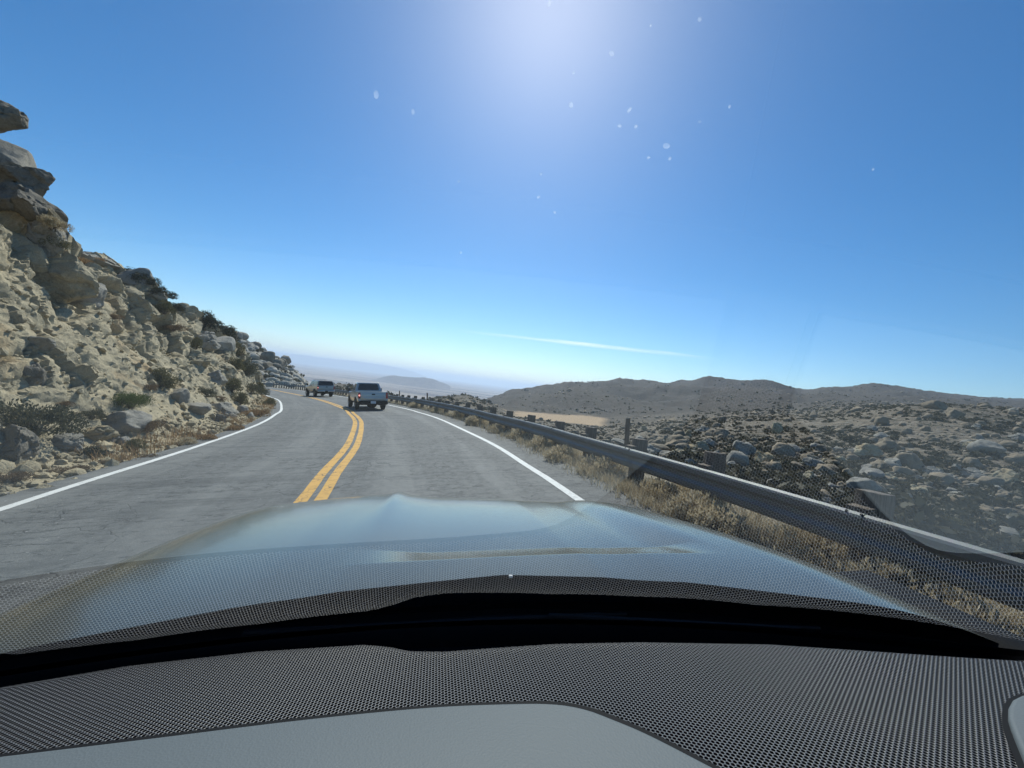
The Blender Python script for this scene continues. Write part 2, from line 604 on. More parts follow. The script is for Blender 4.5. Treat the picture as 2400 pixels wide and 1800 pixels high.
# ------------------------------------------------------------------ the cut slope on the left
def prof(y):
    keys = [(-12, [(0, -.06), (1.0, .05), (1.5, .9), (2.0, 2.6), (2.4, 4.4), (2.8, 5.9), (3.6, 6.9), (6, 7.6), (16, 8.2)]),
            (5.5, [(0, -.06), (1.1, .08), (1.55, .8), (2.0, 2.5), (2.3, 4.4), (2.5, 5.8), (3.0, 6.9), (4.5, 7.6), (16, 8.2)]),
            (8.5, [(0, -.06), (1.2, .12), (1.8, .9), (2.6, 2.4), (3.3, 3.8), (3.9, 4.9), (4.8, 5.5), (8, 6.0), (16, 6.6)]),
            (13, [(0, -.06), (1.1, .10), (1.7, .7), (2.7, 2.1), (3.6, 3.7), (4.4, 5.1), (5.6, 5.75), (9, 6.2), (16, 6.8)]),
            (25, [(0, -.06), (1.0, .10), (1.5, .7), (2.4, 2.2), (3.2, 3.7), (4.0, 5.0), (5.2, 5.6), (9, 6.0), (16, 6.4)]),
            (34, [(0, -.06), (.8, .10), (1.2, .8), (1.8, 2.3), (2.4, 3.8), (3.2, 4.9), (4.6, 5.4), (9, 5.8), (16, 6.2)]),
            (60, [(0, -.06), (1.0, .10), (1.5, .7), (2.2, 2.0), (3.0, 3.3), (4.0, 4.4), (5.6, 5.0), (9, 5.3), (16, 5.6)])]
    ys = [k for k, _ in keys]
    arr = np.array([p for _, p in keys])
    out = np.zeros((len(y), arr.shape[1], 2))
    for j in range(arr.shape[1]):
        for c in range(2):
            out[:, j, c] = np.interp(y, ys, arr[:, j, c])
    return out


sel = (C2[:, 1] > -9) & (C2[:, 1] < 66)
base2 = C2[sel] - NR[sel] * (DL[sel] + .30)[:, None]
nrm2 = -NR[sel]
# resample more finely close to the camera
d = np.r_[0, np.cumsum(np.linalg.norm(np.diff(base2, axis=0), axis=1))]
dens = np.interp(base2[:, 1], [-9, 2, 4, 14, 30, 66], [1, 4, 19, 15, 8, 3])
cum = np.r_[0, np.cumsum((dens[1:] + dens[:-1]) / 2 * np.diff(d))]
NS = int(cum[-1])
s_ = np.interp(np.linspace(0, cum[-1], NS), cum, d)
bx = np.stack([np.interp(s_, d, base2[:, k]) for k in (0, 1)], 1)
bn = np.stack([np.interp(s_, d, nrm2[:, k]) for k in (0, 1)], 1)
bn = np.stack([smooth(bn[:, 0], 40), smooth(bn[:, 1], 40)], 1)
bn /= np.linalg.norm(bn, axis=1)[:, None]
pr = prof(bx[:, 1])
NTt = 250
tk = np.linspace(0, 1, NTt)
seglen = np.array([0, .12, .2, .37, .54, .70, .80, .90, 1.0])
dd = np.stack([np.interp(tk, seglen, pr[k, :, 0]) for k in range(NS)])
zz = np.stack([np.interp(tk, seglen, pr[k, :, 1]) for k in range(NS)])
P3 = np.stack([bx[:, None, 0] + bn[:, None, 0] * dd, bx[:, None, 1] + bn[:, None, 1] * dd, zz], 2)
# face normals of the smooth sheet
du = np.gradient(P3, axis=0)
dv = np.gradient(P3, axis=1)
nn = np.cross(dv, du)
nn /= np.linalg.norm(nn, axis=2)[..., None] + 1e-9
if nn[NS // 2, NTt // 2, 0] < 0:
    nn = -nn
Pf = P3.reshape(-1, 3)
# jointed rock: dipping blocks of three sizes, warped
wv = np.stack([fbm(Pf * .8 + k * 31, 3, k) for k in range(3)], 1) * .45
Q = Pf + wv
tilt = np.c_[Q[:, 0] * .75 + Q[:, 2] * .5, Q[:, 1] * .75 + Q[:, 2] * .35, Q[:, 2] * 1.1 - Q[:, 1] * .25]
amp = np.interp(tk, [0, .10, .17, .26, .8, .92, 1], [0, .10, .45, 1, 1, .7, .5])[None].repeat(NS, 0).ravel()
rocky = np.clip(.42 + 1.3 * fbm(Pf * .26 + 5, 3, 3) + 1.15 * (np.clip(Pf[:, 2], 0, 5) / 5 - .42), .06, 1)   # bare rock or loose talus
rocky = np.where(Pf[:, 1] < 9, np.clip(rocky + .25, 0, 1), rocky)
disp = np.zeros(len(Pf))
for sc, a, w in ((1.75, .85, .07), (.72, .34, .09), (.27, .10, .12), (.12, .03, .15)):
    f1, f2, rid, offv = worley(tilt / sc, int(sc * 100))
    slope = (np.sin(rid * 91.7) * offv[:, 0] + np.cos(rid * 57.3) * offv[:, 1] + np.sin(rid * 23.1) * offv[:, 2])
    dome = 1 - np.clip(f1, 0, 1) ** 2 * .8
    disp += a * rocky * ((rid - .5) * .9 + slope * .95 + (dome - .6) * .22 - .36 * np.exp(-(f2 - f1) / w))
disp += .22 * fbm(Pf * .9, 5, 77) + .05 * fbm(Pf * 7, 3, 78) * (1 - rocky)
for sc, a in ((2.6, .06), (5.5, .06), (10.0, .05)):
    f1, f2, rid, offv = worley((Pf + wv * .3) * np.array([1, 1, 1.4]) * sc, 301 + int(sc))
    disp += (1 - rocky * .8) * a * np.where(rid > .45, np.clip(.60 - f1, 0, 1) * (rid + .3), 0)
disp += (1 - rocky) * .16 * fbm(Pf * np.array([1.6, 1.6, 3.2]), 5, 88)
P4 = Pf + nn.reshape(-1, 3) * (disp * amp)[:, None]
P4[:, 2] += .035 * fbm(Pf * 3.1, 4, 55) * np.interp(tk, [0, .03, .2], [0, 1, 1])[None].repeat(NS, 0).ravel()
CLIFF_F = grid_faces(NS, NTt)
me = mesh('cut_slope', P4, CLIFF_F, smooth=True, sharp=30)
cliff = tag(link('hillside', me, M['cliff'], frame=W), kind='structure')
CB = BVHTree.FromPolygons([Vector(p) for p in P4], CLIFF_F.tolist())
CAMR = Vector((0, 0, HC))


def on_cliff(u, v):
    h = CB.ray_cast(CAMR, ray(u, v, AR).normalized())
    return h[0], h[1], h[3]


# ------------------------------------------------------------------ ground on the right: shoulder and drop
sel = C2[:, 1] < 112
idx = np.where(sel)[0]
rows = []
for o_, z in ((.45, -.05), (1.0, -.02), (1.5, .0), (2.1, -.05), (2.9, -.35), (4.2, -1.3), (6.5, -3.1), (10, -5.9), (16, -10.5)):
    p = off(DR + o_, z)[idx]
    p[:, 2] += .05 * fbm(p * 1.7, 4, 5) * min(1, o_) + .3 * fbm(p * .4, 3, 6) * max(0, min(1, (o_ - 2) / 3))
    rows.append(p)
V = np.stack(rows, 1).reshape(-1, 3)
me = mesh('roadside', V, grid_faces(len(idx), len(rows))[:, ::-1], smooth=True)
tag(link('ground', me, M['soil'], frame=W), kind='structure')

# ------------------------------------------------------------------ valley terrain on the right
DK = [8, 12, 20, 30, 45, 60, 100, 130, 150, 220, 350, 500, 600, 700, 1000, 1400, 1900, 2200, 2500, 3200, 4200]
HZ = lambda u: 905 + math.tan(R(7)) * (u - 1200)


def col(u, pts):
    d, v = zip(*pts)
    low = HZ(u) + 300 * F / 4200
    lv = list(v)
    d, v = list(d) + [4200], lv + [low + 6]
    return np.interp(np.log(DK), np.log(d), v)


TAB = {
    420: [(8, 1900), (30, 1100), (100, 930), (350, 905), (600, 890), (700, 900), (1400, 960)],
    700: [(8, 1900), (12, 1500), (30, 1080), (60, 965), (100, 930), (150, 922), (350, 912), (600, 906), (700, 909), (1000, 960), (1400, 1010)],
    790: [(8, 1900), (12, 1480), (30, 1070), (60, 975), (100, 945), (150, 930), (220, 920), (350, 912), (500, 903), (600, 899), (700, 904), (1000, 960), (1400, 1010)],
    835: [(8, 1900), (12, 1480), (30, 1070), (60, 980), (100, 950), (150, 935), (220, 922), (350, 915), (500, 907), (600, 905), (700, 909), (1000, 960), (1400, 1010)],
    870: [(8, 1900), (30, 1080), (60, 985), (100, 955), (150, 940), (220, 932), (350, 928), (500, 926), (600, 930), (1000, 975), (1400, 1010)],
    912: [(8, 1900), (30, 1085), (60, 990), (100, 962), (150, 945), (220, 932), (350, 921), (500, 930), (700, 960), (1400, 1010)],
    945: [(8, 1900), (30, 1090), (60, 1000), (100, 970), (150, 955), (220, 948), (350, 942), (500, 947), (700, 965), (1400, 1010)],
    993: [(8, 1900), (30, 1095), (60, 1010), (100, 978), (150, 964), (220, 954), (350, 944), (500, 937), (600, 941), (700, 950), (1000, 985), (1400, 1015)],
    1035: [(8, 1900), (30, 1095), (60, 1012), (100, 982), (150, 968), (220, 957), (350, 944), (500, 932), (600, 931), (700, 940), (1000, 985), (1400, 1012)],
    1094: [(8, 1900), (30, 1100), (60, 1018), (100, 990), (150, 976), (220, 965), (350, 948), (500, 926), (600, 924), (700, 934), (1000, 962), (1400, 962), (1900, 965), (2200, 968)],
    1144: [(8, 1900), (30, 1100), (60, 1020), (100, 994), (150, 982), (220, 972), (350, 960), (500, 945), (600, 942), (700, 948), (1000, 955), (1400, 948), (1900, 943), (2200, 942), (2500, 950)],
    1200: [(8, 1900), (30, 1100), (60, 1022), (100, 1000), (150, 990), (220, 983), (350, 977), (500, 969), (700, 963), (1000, 951), (1400, 937), (1900, 924), (2200, 919), (2500, 924)],
    1240: [(8, 1900), (30, 1100), (60, 1030), (100, 1006), (150, 996), (220, 988), (350, 981), (500, 973), (700, 966), (1000, 950), (1400, 934), (1900, 921), (2200, 917), (2500, 922)],
    1326: [(8, 1900), (30, 1095), (60, 1040), (100, 1020), (150, 1010), (220, 1003), (350, 994), (500, 985), (700, 975), (1000, 953), (1400, 926), (1900, 903), (2200, 897), (2500, 905)],
    1400: [(8, 1900), (30, 1100), (60, 1050), (100, 1031), (150, 1020), (220, 1012), (350, 1003), (500, 992), (700, 980), (1000, 955), (1400, 923), (1900, 901), (2200, 895), (2500, 903)],
    1480: [(8, 1900), (30, 1105), (60, 1056), (100, 1030), (150, 1014), (220, 1003), (350, 998), (500, 990), (700, 980), (1000, 955), (1400, 926), (1900, 899), (2200, 892), (2500, 900)],
    1560: [(8, 1900), (30, 1115), (60, 1055), (100, 1021), (150, 1000), (220, 989), (350, 990), (500, 984), (700, 974), (1000, 953), (1400, 928), (1900, 900), (2200, 893), (2500, 900)],
    1670: [(8, 1900), (30, 1130), (60, 1062), (100, 1018), (150, 993), (220, 982), (350, 985), (500, 976), (700, 965), (1000, 947), (1400, 924), (1900, 898), (2200, 889), (2500, 897)],
    1800: [(8, 1950), (30, 1150), (60, 1070), (100, 1015), (150, 986), (220, 977), (350, 980), (500, 968), (700, 957), (1000, 943), (1400, 924), (1900, 904), (2200, 897), (2500, 905)],
    1880: [(8, 1950), (30, 1165), (60, 1075), (100, 1012), (150, 981), (220, 975), (350, 978), (700, 955), (1000, 943), (1400, 930), (1900, 919), (2200, 915), (2500, 922)],
    1940: [(8, 1950), (30, 1172), (60, 1078), (100, 1010), (150, 976), (220, 970), (350, 972), (700, 950), (1000, 939), (1400, 925), (1900, 912), (2200, 907), (2500, 915)],
    2050: [(8, 2000), (30, 1190), (60, 1085), (100, 1004), (130, 965), (150, 958), (220, 956), (350, 958), (700, 948), (1000, 938), (1400, 923), (1900, 910), (2200, 905), (2500, 913)],
    2143: [(8, 2000), (30, 1205), (60, 1088), (100, 992), (130, 952), (150, 949), (220, 952), (350, 956), (700, 953), (1000, 945), (1400, 934), (1900, 922), (2200, 918), (2500, 926)],
    2230: [(8, 2050), (30, 1220), (60, 1092), (100, 990), (130, 951), (150, 950), (220, 958), (350, 962), (700, 962), (1000, 955), (1400, 944), (1900, 934), (2200, 930), (2500, 938)],
    2400: [(8, 2100), (30, 1250), (60, 1105), (100, 1000), (130, 962), (150, 960), (220, 968), (350, 975), (700, 972), (1000, 966), (1400, 956), (1900, 946), (2200, 942), (2500, 950)],
    2800: [(8, 2300), (30, 1330), (60, 1160), (100, 1050), (130, 1010), (150, 1006), (220, 1010), (350, 1015), (1000, 1010), (1900, 985), (2200, 980), (2500, 990)],
    3600: [(8, 2700), (30, 1500), (60, 1290), (100, 1170), (130, 1130), (220, 1120), (1000, 1100), (1900, 1075), (2200, 1070), (2500, 1080)],
}
us = np.array(sorted(TAB))
VT = np.stack([col(u, TAB[u]) for u in us])
HZs = np.array([HZ(u) for u in us])
VT = VT - HZs[:, None]          # elevation against the level, in pixels
az = np.arctan((us - 1200) / F)
NA, ND = 560, 330
A1 = np.linspace(az[0], az[-1], NA)
D1 = np.exp(np.linspace(math.log(9), math.log(4200), ND))


def interp2(A1, D1):
    tmp = np.stack([np.interp(A1, az, VT[:, j]) for j in range(VT.shape[1])], 1)
    out = np.stack([np.interp(np.log(D1), np.log(DK), tmp[i]) for i in range(len(A1))])
    return out


E2 = interp2(A1, D1)
# soften the knots
for _ in range(5):
    E2[1:-1] = (E2[:-2] + 2 * E2[1:-1] + E2[2:]) / 4
    E2[:, 1:-1] = (E2[:, :-2] + 2 * E2[:, 1:-1] + E2[:, 2:]) / 4
ug = np.tan(A1) * F + 1200
UU, DD2 = np.meshgrid(ug, D1, indexing='ij')
VV = E2 + 905 + math.tan(R(7)) * (UU - 1200)
rx = (UU - 1200) / F
rz = -(VV - 905) / F
Pv = np.stack([CAM[0] + DD2 * (rx * AW[0][0] + rz * AW[2][0]), CAM[1] + DD2, CAM[2] + DD2 * (rx * AW[0][2] + rz * AW[2][2])], 2)
Pv = Pv.reshape(-1, 3)
dflat = DD2.ravel()
ampv = np.interp(np.log(dflat), np.log([9, 30, 120, 500, 1000, 2200, 3000, 4200]), [.1, .35, .9, 2.5, 9, 20, 20, 0])
ridge = 1 - np.abs(fbm(Pv * .0042, 5, 21)) * 2
rid2 = 1 - np.abs(fbm(Pv * .018, 4, 22)) * 2
far_w = np.clip((dflat - 700) / 500, 0, 1) * np.clip((3300 - dflat) / 600, 0, 1)
Pv[:, 2] += far_w * (36 * (1 - 2 * np.abs(fbm(Pv * np.array([.0022, .0022, 0]), 5, 51)) ) - 20 + 15 * fbm(Pv * np.array([.012, .012, 0]), 4, 52))
Pv[:, 2] += ampv * (.55 * (ridge - .62) + .3 * (rid2 - .6) + .18 * fbm(Pv * .06, 4, 23)) + .12 * np.clip(dflat / 100, 0, 8) * fbm(Pv * .25, 3, 24)
mead = np.clip((UU.ravel() - 1170) / 50, 0, 1) * np.clip((1440 - UU.ravel()) / 40, 0, 1) * \
    np.clip((DD2.ravel() - 400) / 30, 0, 1) * np.clip((760 - DD2.ravel()) / 60, 0, 1)
mead = np.clip(mead * 1.6 + .9 * fbm(Pv * .012, 4, 40) - .35, 0, 1) * (mead > 0)
fv = grid_faces(NA, ND)[:, ::-1]
me = mesh('terrain', Pv, fv, smooth=True)
a = me.attributes.new('chaparral', 'FLOAT', 'POINT')
a.data.foreach_set('value', np.clip((dflat - 260) / 500 + .5 * fbm(Pv * .006, 4, 71), 0, 1).astype(np.float32))
a = me.attributes.new('meadow', 'FLOAT', 'POINT')
a.data.foreach_set('value', mead.astype(np.float32))
tag(link('terrain', me, M['valley']), kind='structure')
VB = BVHTree.FromPolygons([Vector(p) for p in Pv], fv.tolist())


def on_valley(u, depth):
    p = far(u, HZ(u), depth)
    h = VB.ray_cast(Vector((p.x, p.y, 900)), Vector((0, 0, -1)))
    return h[0]


# ------------------------------------------------------------------ boulder hill beyond the bend, left
uH = np.array([440, 500, 551, 575, 601, 640, 664, 690, 705, 722, 745, 790])
vH = np.array([745, 765, 783, 797, 815, 832, 845, 866, 880, 897, 915, 930])
NA2, ND2 = 150, 90
uu = np.linspace(440, 790, NA2)
sky = np.interp(uu, uH, vH)
dk = np.array([78, 92, 105, 120, 140, 165, 200, 260])
Ph = []
for u, sv in zip(uu, sky):
    base = 918 + (u - 600) * .02
    k = np.array([-.55, -.12, .12, .36, .7, 1.0, .96, .4])
    v = base + (sv - base) * k
    for dpt in np.exp(np.linspace(math.log(78), math.log(260), ND2)):
        Ph.append(far(u, np.interp(dpt, dk, v), dpt))
Ph = np.array(Ph)
f1, f2, rid, offv = worley(Ph * .3, 401)
Ph[:, 2] += .9 * fbm(Ph * .12, 4, 61) + .7 * (rid - .5) - .5 * np.exp(-(f2 - f1) / .12)
fh = grid_faces(NA2, ND2)[:, ::-1]
tag(link('hill', mesh('hill', Ph, fh, smooth=True, sharp=45), M['granite']), kind='structure')
HB = BVHTree.FromPolygons([Vector(p) for p in Ph], fh.tolist())

# ------------------------------------------------------------------ desert plain and far hills
PZ = CAM.z - 300
rr = np.exp(np.linspace(math.log(1500), math.log(85000), 40))
aa = np.linspace(R(-75), R(75), 90)
Pp = np.array([[r * math.sin(a_), r * math.cos(a_), PZ] for a_ in aa for r in rr])
tag(link('desert_plain', mesh('plain', Pp, grid_faces(90, 40)[:, ::-1]), M['plain']), kind='structure')


def far_ridge(name, pts, depth, thick, seed, rough=.12):
    """a ridge with two flanks standing on the plain"""
    u0, u1 = pts[0][0], pts[-1][0]
    n = 140
    U = np.linspace(u0, u1, n)
    Vv = np.interp(U, [p[0] for p in pts], [p[1] for p in pts])
    top = np.array([far(a_, b_, depth) for a_, b_ in zip(U, Vv)])
    hgt = np.maximum(top[:, 2] - PZ, 0)
    rows = []
    m = 24
    for j in range(m):
        f = j / (m - 1) * 2 - 1
        w = (1 - abs(f)) ** 1.25
        p = top.copy()
        p[:, 1] += f * thick
        p[:, 0] += f * thick * (top[:, 0] / depth)
        z = hgt * w
        nz = fbm(np.c_[p[:, :2] / thick * 5, np.zeros(n)], 5, seed)
        p[:, 2] = PZ - 4 + z * (1 + rough * 3 * nz * (1 - w * .75))
        rows.append(p)
    V = np.stack(rows, 1).reshape(-1, 3)
    return tag(link(name, mesh(name, V, grid_faces(n, m)[:, ::-1], smooth=True), M['mesa']), kind='structure')


far_ridge('mountain', [(860, 894), (884, 886), (905, 881), (924, 879), (950, 881), (972, 884), (995, 883.5), (1015, 887), (1035, 895), (1056, 904)], 10500, 900, 91)
far_ridge('mountain', [(380, 812), (520, 812), (600, 820), (626, 822), (680, 828), (760, 838), (840, 846), (903, 855), (960, 868), (1000, 882)], 42000, 3000, 92)

# ------------------------------------------------------------------ sky, sun, haze
wd = bpy.data.worlds.new('World')
S.world = wd
wd.use_nodes = True
nt = wd.node_tree
bg = nt.nodes['Background']
skyn = nt.nodes.new('ShaderNodeTexSky')
skyn.sky_type = 'NISHITA'
skyn.sun_disc = False
sd = ray(1295, -55, AW).normalized()          # towards the sun
elev = math.asin(sd.z)
azim = math.atan2(sd.x, sd.y)
skyn.sun_elevation = elev
skyn.sun_rotation = azim
skyn.altitude = 900
skyn.air_density = 1.0
skyn.dust_density = .68
skyn.ozone_density = 3.0
bg.inputs[1].default_value = .105
# thin cirrus streaks low over the horizon
tc = nt.nodes.new('ShaderNodeTexCoord')
a0, a1 = ray(1060, 773, AW).normalized(), ray(1690, 843, AW).normalized()
tdir = (a1 - a0).normalized()
ndir = a0.cross(a1).normalized()


def wn(typ, ins, **kw):
    n = nt.nodes.new('ShaderNode' + typ)
    for k, v in kw.items():
        setattr(n, k, v)
    for k, v in ins.items():
        if isinstance(v, bpy.types.NodeSocket):
            nt.links.new(v, n.inputs[k])
        else:
            n.inputs[k].default_value = v
    return n


dirv = wn('VectorMath', {0: tc.outputs['Generated']}, operation='NORMALIZE').outputs[0]
dn = wn('VectorMath', {0: dirv, 1: ndir}, operation='DOT_PRODUCT').outputs['Value']
mid = ((a0 + a1) / 2).normalized()
dt = wn('VectorMath', {0: dirv, 1: tdir}, operation='DOT_PRODUCT').outputs['Value']
cx = wn('CombineXYZ', {0: wn('Math', {0: dt, 1: 5.0}, operation='MULTIPLY').outputs[0],
                       1: wn('Math', {0: dn, 1: 70.0}, operation='MULTIPLY').outputs[0]}).outputs[0]
nz = wn('TexNoise', {'Vector': cx, 'Scale': 1.3, 'Detail': 6.0, 'Roughness': .6}).outputs[0]
warpd = wn('Math', {0: wn('Math', {0: nz, 1: .5}, operation='SUBTRACT').outputs[0], 1: .012}, operation='MULTIPLY').outputs[0]
dn2 = wn('Math', {0: wn('Math', {0: dn, 1: warpd}, operation='ADD').outputs[0]}, operation='ABSOLUTE').outputs[0]
w1 = wn('MapRange', {0: dn2, 1: 0.0, 2: .0055, 3: 1.0, 4: 0.0}).outputs[0]
tm = mid.dot(tdir)
half = (a1 - a0).length / 2
w2 = wn('MapRange', {0: wn('Math', {0: wn('Math', {0: dt, 1: tm}, operation='SUBTRACT').outputs[0]}, operation='ABSOLUTE').outputs[0],
                     1: half * .1, 2: half, 3: 1.0, 4: 0.0}).outputs[0]
cm = wn('Math', {0: wn('Math', {0: w1, 1: w2}, operation='MULTIPLY').outputs[0], 1: nz}, operation='MULTIPLY').outputs[0]
cm = wn('Math', {0: cm, 1: 1.25}, operation='MULTIPLY', use_clamp=True).outputs[0]
mixc = wn('Mix', {}, data_type='RGBA')
nt.links.new(cm, mixc.inputs[0])
hs = nt.nodes.new('ShaderNodeHueSaturation')
hs.inputs['Saturation'].default_value = 1.24
hs.inputs['Hue'].default_value = .496
hs.inputs['Value'].default_value = 1.03
KS = 4.2
v1_ = wn('VectorMath', {0: skyn.outputs[0], 1: (1 / KS,) * 3}, operation='MULTIPLY').outputs[0]
gm = nt.nodes.new('ShaderNodeGamma')
gm.inputs[1].default_value = 1.2
nt.links.new(v1_, gm.inputs[0])
v2_ = wn('VectorMath', {0: gm.outputs[0], 1: (KS * 1.02,) * 3}, operation='MULTIPLY').outputs[0]
nt.links.new(v2_, hs.inputs['Color'])
nt.links.new(hs.outputs[0], mixc.inputs[6])
mixc.inputs[7].default_value = (10.5, 11.0, 11.5, 1)
nt.links.new(mixc.outputs[2], bg.inputs[0])

sun = bpy.data.lights.new('sun', 'SUN')
sun.energy = 4.6
sun.angle = R(.53)
sun.color = (1, .95, .87)
so = bpy.data.objects.new('sun', sun)
COL.objects.link(so)
so.rotation_euler = (-sd).to_track_quat('-Z', 'Y').to_euler()

t = NT('haze')
pv = t.n('VolumePrincipled', {'Color': (.66, .80, 1.0, 1), 'Density': 5.6e-5, 'Anisotropy': .35})
t.t.links.new(pv.outputs[0], t.out.inputs[1])
bm = bmesh.new()
box(bm, (0, 41500, (PZ - 6 + 620) / 2), (200000, 90000, 620 - (PZ - 6)))
tag(link('haze', bm_mesh('haze', bm), t.m), kind='stuff')

# ------------------------------------------------------------------ camera
cd = bpy.data.cameras.new('camera')
cd.sensor_width = 36
cd.lens = 36 * F / 2400
cd.shift_y = 5 / 2400
cd.clip_start = .01
cd.clip_end = 200000
co = bpy.data.objects.new('camera', cd)
COL.objects.link(co)
a = AW
co.matrix_world = Matrix(((a[0].x, a[2].x, 0, CAM.x), (0, 0, -1, CAM.y), (a[0].z, a[2].z, 0, CAM.z), (0, 0, 0, 1)))
S.camera = co
S.view_settings.view_transform = 'Standard'
S.view_settings.look = 'None'
S.view_settings.exposure = .25
S.view_settings.gamma = 1
S.cycles.max_bounces = 6
S.cycles.transparent_max_bounces = 12
S.cycles.volume_bounces = 1
S.cycles.use_denoising = True
S.cycles.denoiser = 'OPENIMAGEDENOISE'
S.cycles.denoising_input_passes = 'RGB_ALBEDO_NORMAL'
S.cycles.denoising_prefilter = 'ACCURATE'
S.cycles.use_adaptive_sampling = False
# ------------------------------------------------------------------ guard rail
RO = DR + np.interp(C2[:, 1], [-10, 3, 9, 16, 30, 80], [1.35, 1.30, 1.12, 1.0, 1.05, 1.15])
RAILTOP = np.interp(C2[:, 1], [-10, 12, 40, 80], [.56, .56, .62, .92])
gsel = np.where((C2[:, 1] > -8) & (C2[:, 1] < 108))[0]
gp0 = off(RO)[gsel]
gtop = gp0[:, 2] + RAILTOP[gsel]
gn = NR[gsel]
G = W @ Matrix.Translation(Vector(gp0[len(gsel) // 12]))
Gi = Matrix.Translation(-Vector(gp0[len(gsel) // 12]))
guard = empty('guardrail', G, 'long galvanised steel guardrail on wooden posts along the outer edge of the bend', 'guardrail')
g0 = np.array(gp0[len(gsel) // 12])
wprof = [(.0, 0.0), (-.008, -.001), (-.034, -.016), (-.046, -.036), (-.046, -.090), (-.014, -.132), (-.014, -.178), (-.046, -.218),
         (-.046, -.272), (-.034, -.292), (-.008, -.310), (0, -.312), (.004, -.309), (-.006, -.303), (-.030, -.288), (-.041, -.270), (-.041, -.221),
         (-.009, -.181), (-.009, -.129), (-.041, -.087), (-.041, -.039), (-.031, -.021), (-.007, -.006), (.004, -.003)]
wob = .012 * fbm(np.c_[CS[gsel] * .35, np.zeros((len(gsel), 2))], 3, 8)
rows = []
for dx, dz in wprof:
    p = np.c_[gp0[:, :2] + gn * (dx + wob)[:, None], gtop + dz + wob * .6]
    rows.append(p - g0)
rows.append(rows[0])
V = np.stack(rows, 1).reshape(-1, 3)
link('rail', mesh('rail', V, grid_faces(len(gsel), len(rows))[:, ::-1], smooth=True, sharp=20), M['steel'], parent=guard)
# lapped joints: the end of one panel bolted over the next
for n_ in range(-1, 8):
    s0 = np.interp(6.37, gp0[:, 1], CS[gsel]) + (2 * n_ + .06) * 1.62
    ss = np.linspace(s0 - .16, s0 + .16, 4)
    rows = []
    for dx, dz in wprof[:12]:
        q = np.stack([np.interp(ss, CS[gsel], gp0[:, k] - g0[k]) for k in (0, 1)] + [np.interp(ss, CS[gsel], gtop - g0[2])], 1)
        nq = np.stack([np.interp(ss, CS[gsel], gn[:, k]) for k in (0, 1)], 1)
        wq = np.interp(ss, CS[gsel], wob)
        rows.append(np.c_[q[:, :2] + nq * (dx - .005 + wq)[:, None], q[:, 2] + dz + .003 + wq * .6])
    link('lap_plate', mesh('lap_plate', np.stack(rows, 1).reshape(-1, 3), grid_faces(4, 12)[:, ::-1], smooth=True, sharp=20), M['steel'], parent=guard)
bm = bmesh.new()
box(bm, (0, 0, -.45), (.185, .20, 1.2), .008)
post_me = bm_mesh('post', bm, sharp=40)
post_me.materials.append(M['wood'])
bm = bmesh.new()
box(bm, (0, 0, -.08), (.10, .17, .36), .006)
block_me = bm_mesh('spacer_block', bm, sharp=40)
block_me.materials.append(M['wood'])
bm = bmesh.new()
cyl(bm, (0, 0, -.004), (0, 0, .009), .013, .010, 8)
bolt_me = bm_mesh('bolt', bm)
bolt_me.materials.append(M['rubber'])
gs = CS[gsel]
iy = np.interp(6.37, gp0[:, 1], gs)
k = 0
for n_ in range(-5, 62):
    s = iy + n_ * 1.62
    if s < gs[0] or s > gs[-1]:
        continue
    p = np.array([np.interp(s, gs, gp0[:, 0]), np.interp(s, gs, gp0[:, 1]), np.interp(s, gs, gtop)])
    nv = np.array([np.interp(s, gs, gn[:, 0]), np.interp(s, gs, gn[:, 1])])
    nv /= np.linalg.norm(nv)
    o = link('post', post_me, None, parent=guard)
    q = p - g0
    an = math.atan2(nv[1], nv[0])
    o.location = (q[0] + nv[0] * .20, q[1] + nv[1] * .20, q[2] + random.uniform(-.01, .04))
    o.rotation_euler = (random.uniform(-.03, .03), R(5) + random.uniform(-.04, .04), an + random.uniform(-.06, .06))
    o.scale = (1, random.uniform(.9, 1.05), 1)
    if n_ < 16:
        b = link('spacer_block', block_me, None, parent=guard)
        b.location = (q[0] + nv[0] * .055, q[1] + nv[1] * .055, q[2] - .06)
        b.rotation_euler = (0, 0, an)
    if n_ % 2 == 0 and -4 < n_ < 9:
        tv = np.array([-nv[1], nv[0]])
        for e in (-.055, .055):
            b = link('bolt', bolt_me, None, parent=guard)
            b.location = (q[0] - nv[0] * .026 + tv[0] * e, q[1] - nv[1] * .026 + tv[1] * e, q[2] - .008)
            b.rotation_euler = (0, R(-30), an)

# thin marker posts behind the rail
bm = bmesh.new()
box(bm, (0, 0, .6), (.075, .02, 1.2), .006)
mk = bm_mesh('marker_post', bm)
mk.materials.append(M['wood'])
for u, y, h, lab in ((938, 33.0, .99, 'tall thin marker post behind the guardrail nearest the silver pickup'),
                     (1002, 26.0, 1.0, 'tall thin marker post behind the guardrail, second from the silver pickup'),
                     (1467, 7.6, .95, 'grey flat marker post behind the near stretch of guardrail, close to a big post')):
    r_ = ray(u, 905, AR)
    o = link('marker_post', mk, None)
    o.matrix_world = W @ Matrix.Translation((r_.x * y, y, -.35)) @ Matrix.Rotation(random.uniform(-.05, .05), 4, 'Y') @ Matrix.Diagonal((1.2, 1, (h + .35) / 1.2, 1))
    tag(o, lab, 'marker post', 'marker posts behind the guardrail')

# ------------------------------------------------------------------ pickups
def ring(y, hp, sx=1.0, dz=0.0):
    return [(x * sx, y, z + dz) for x, z in hp] + [(-x * sx, y, z + dz) for x, z in reversed(hp)]


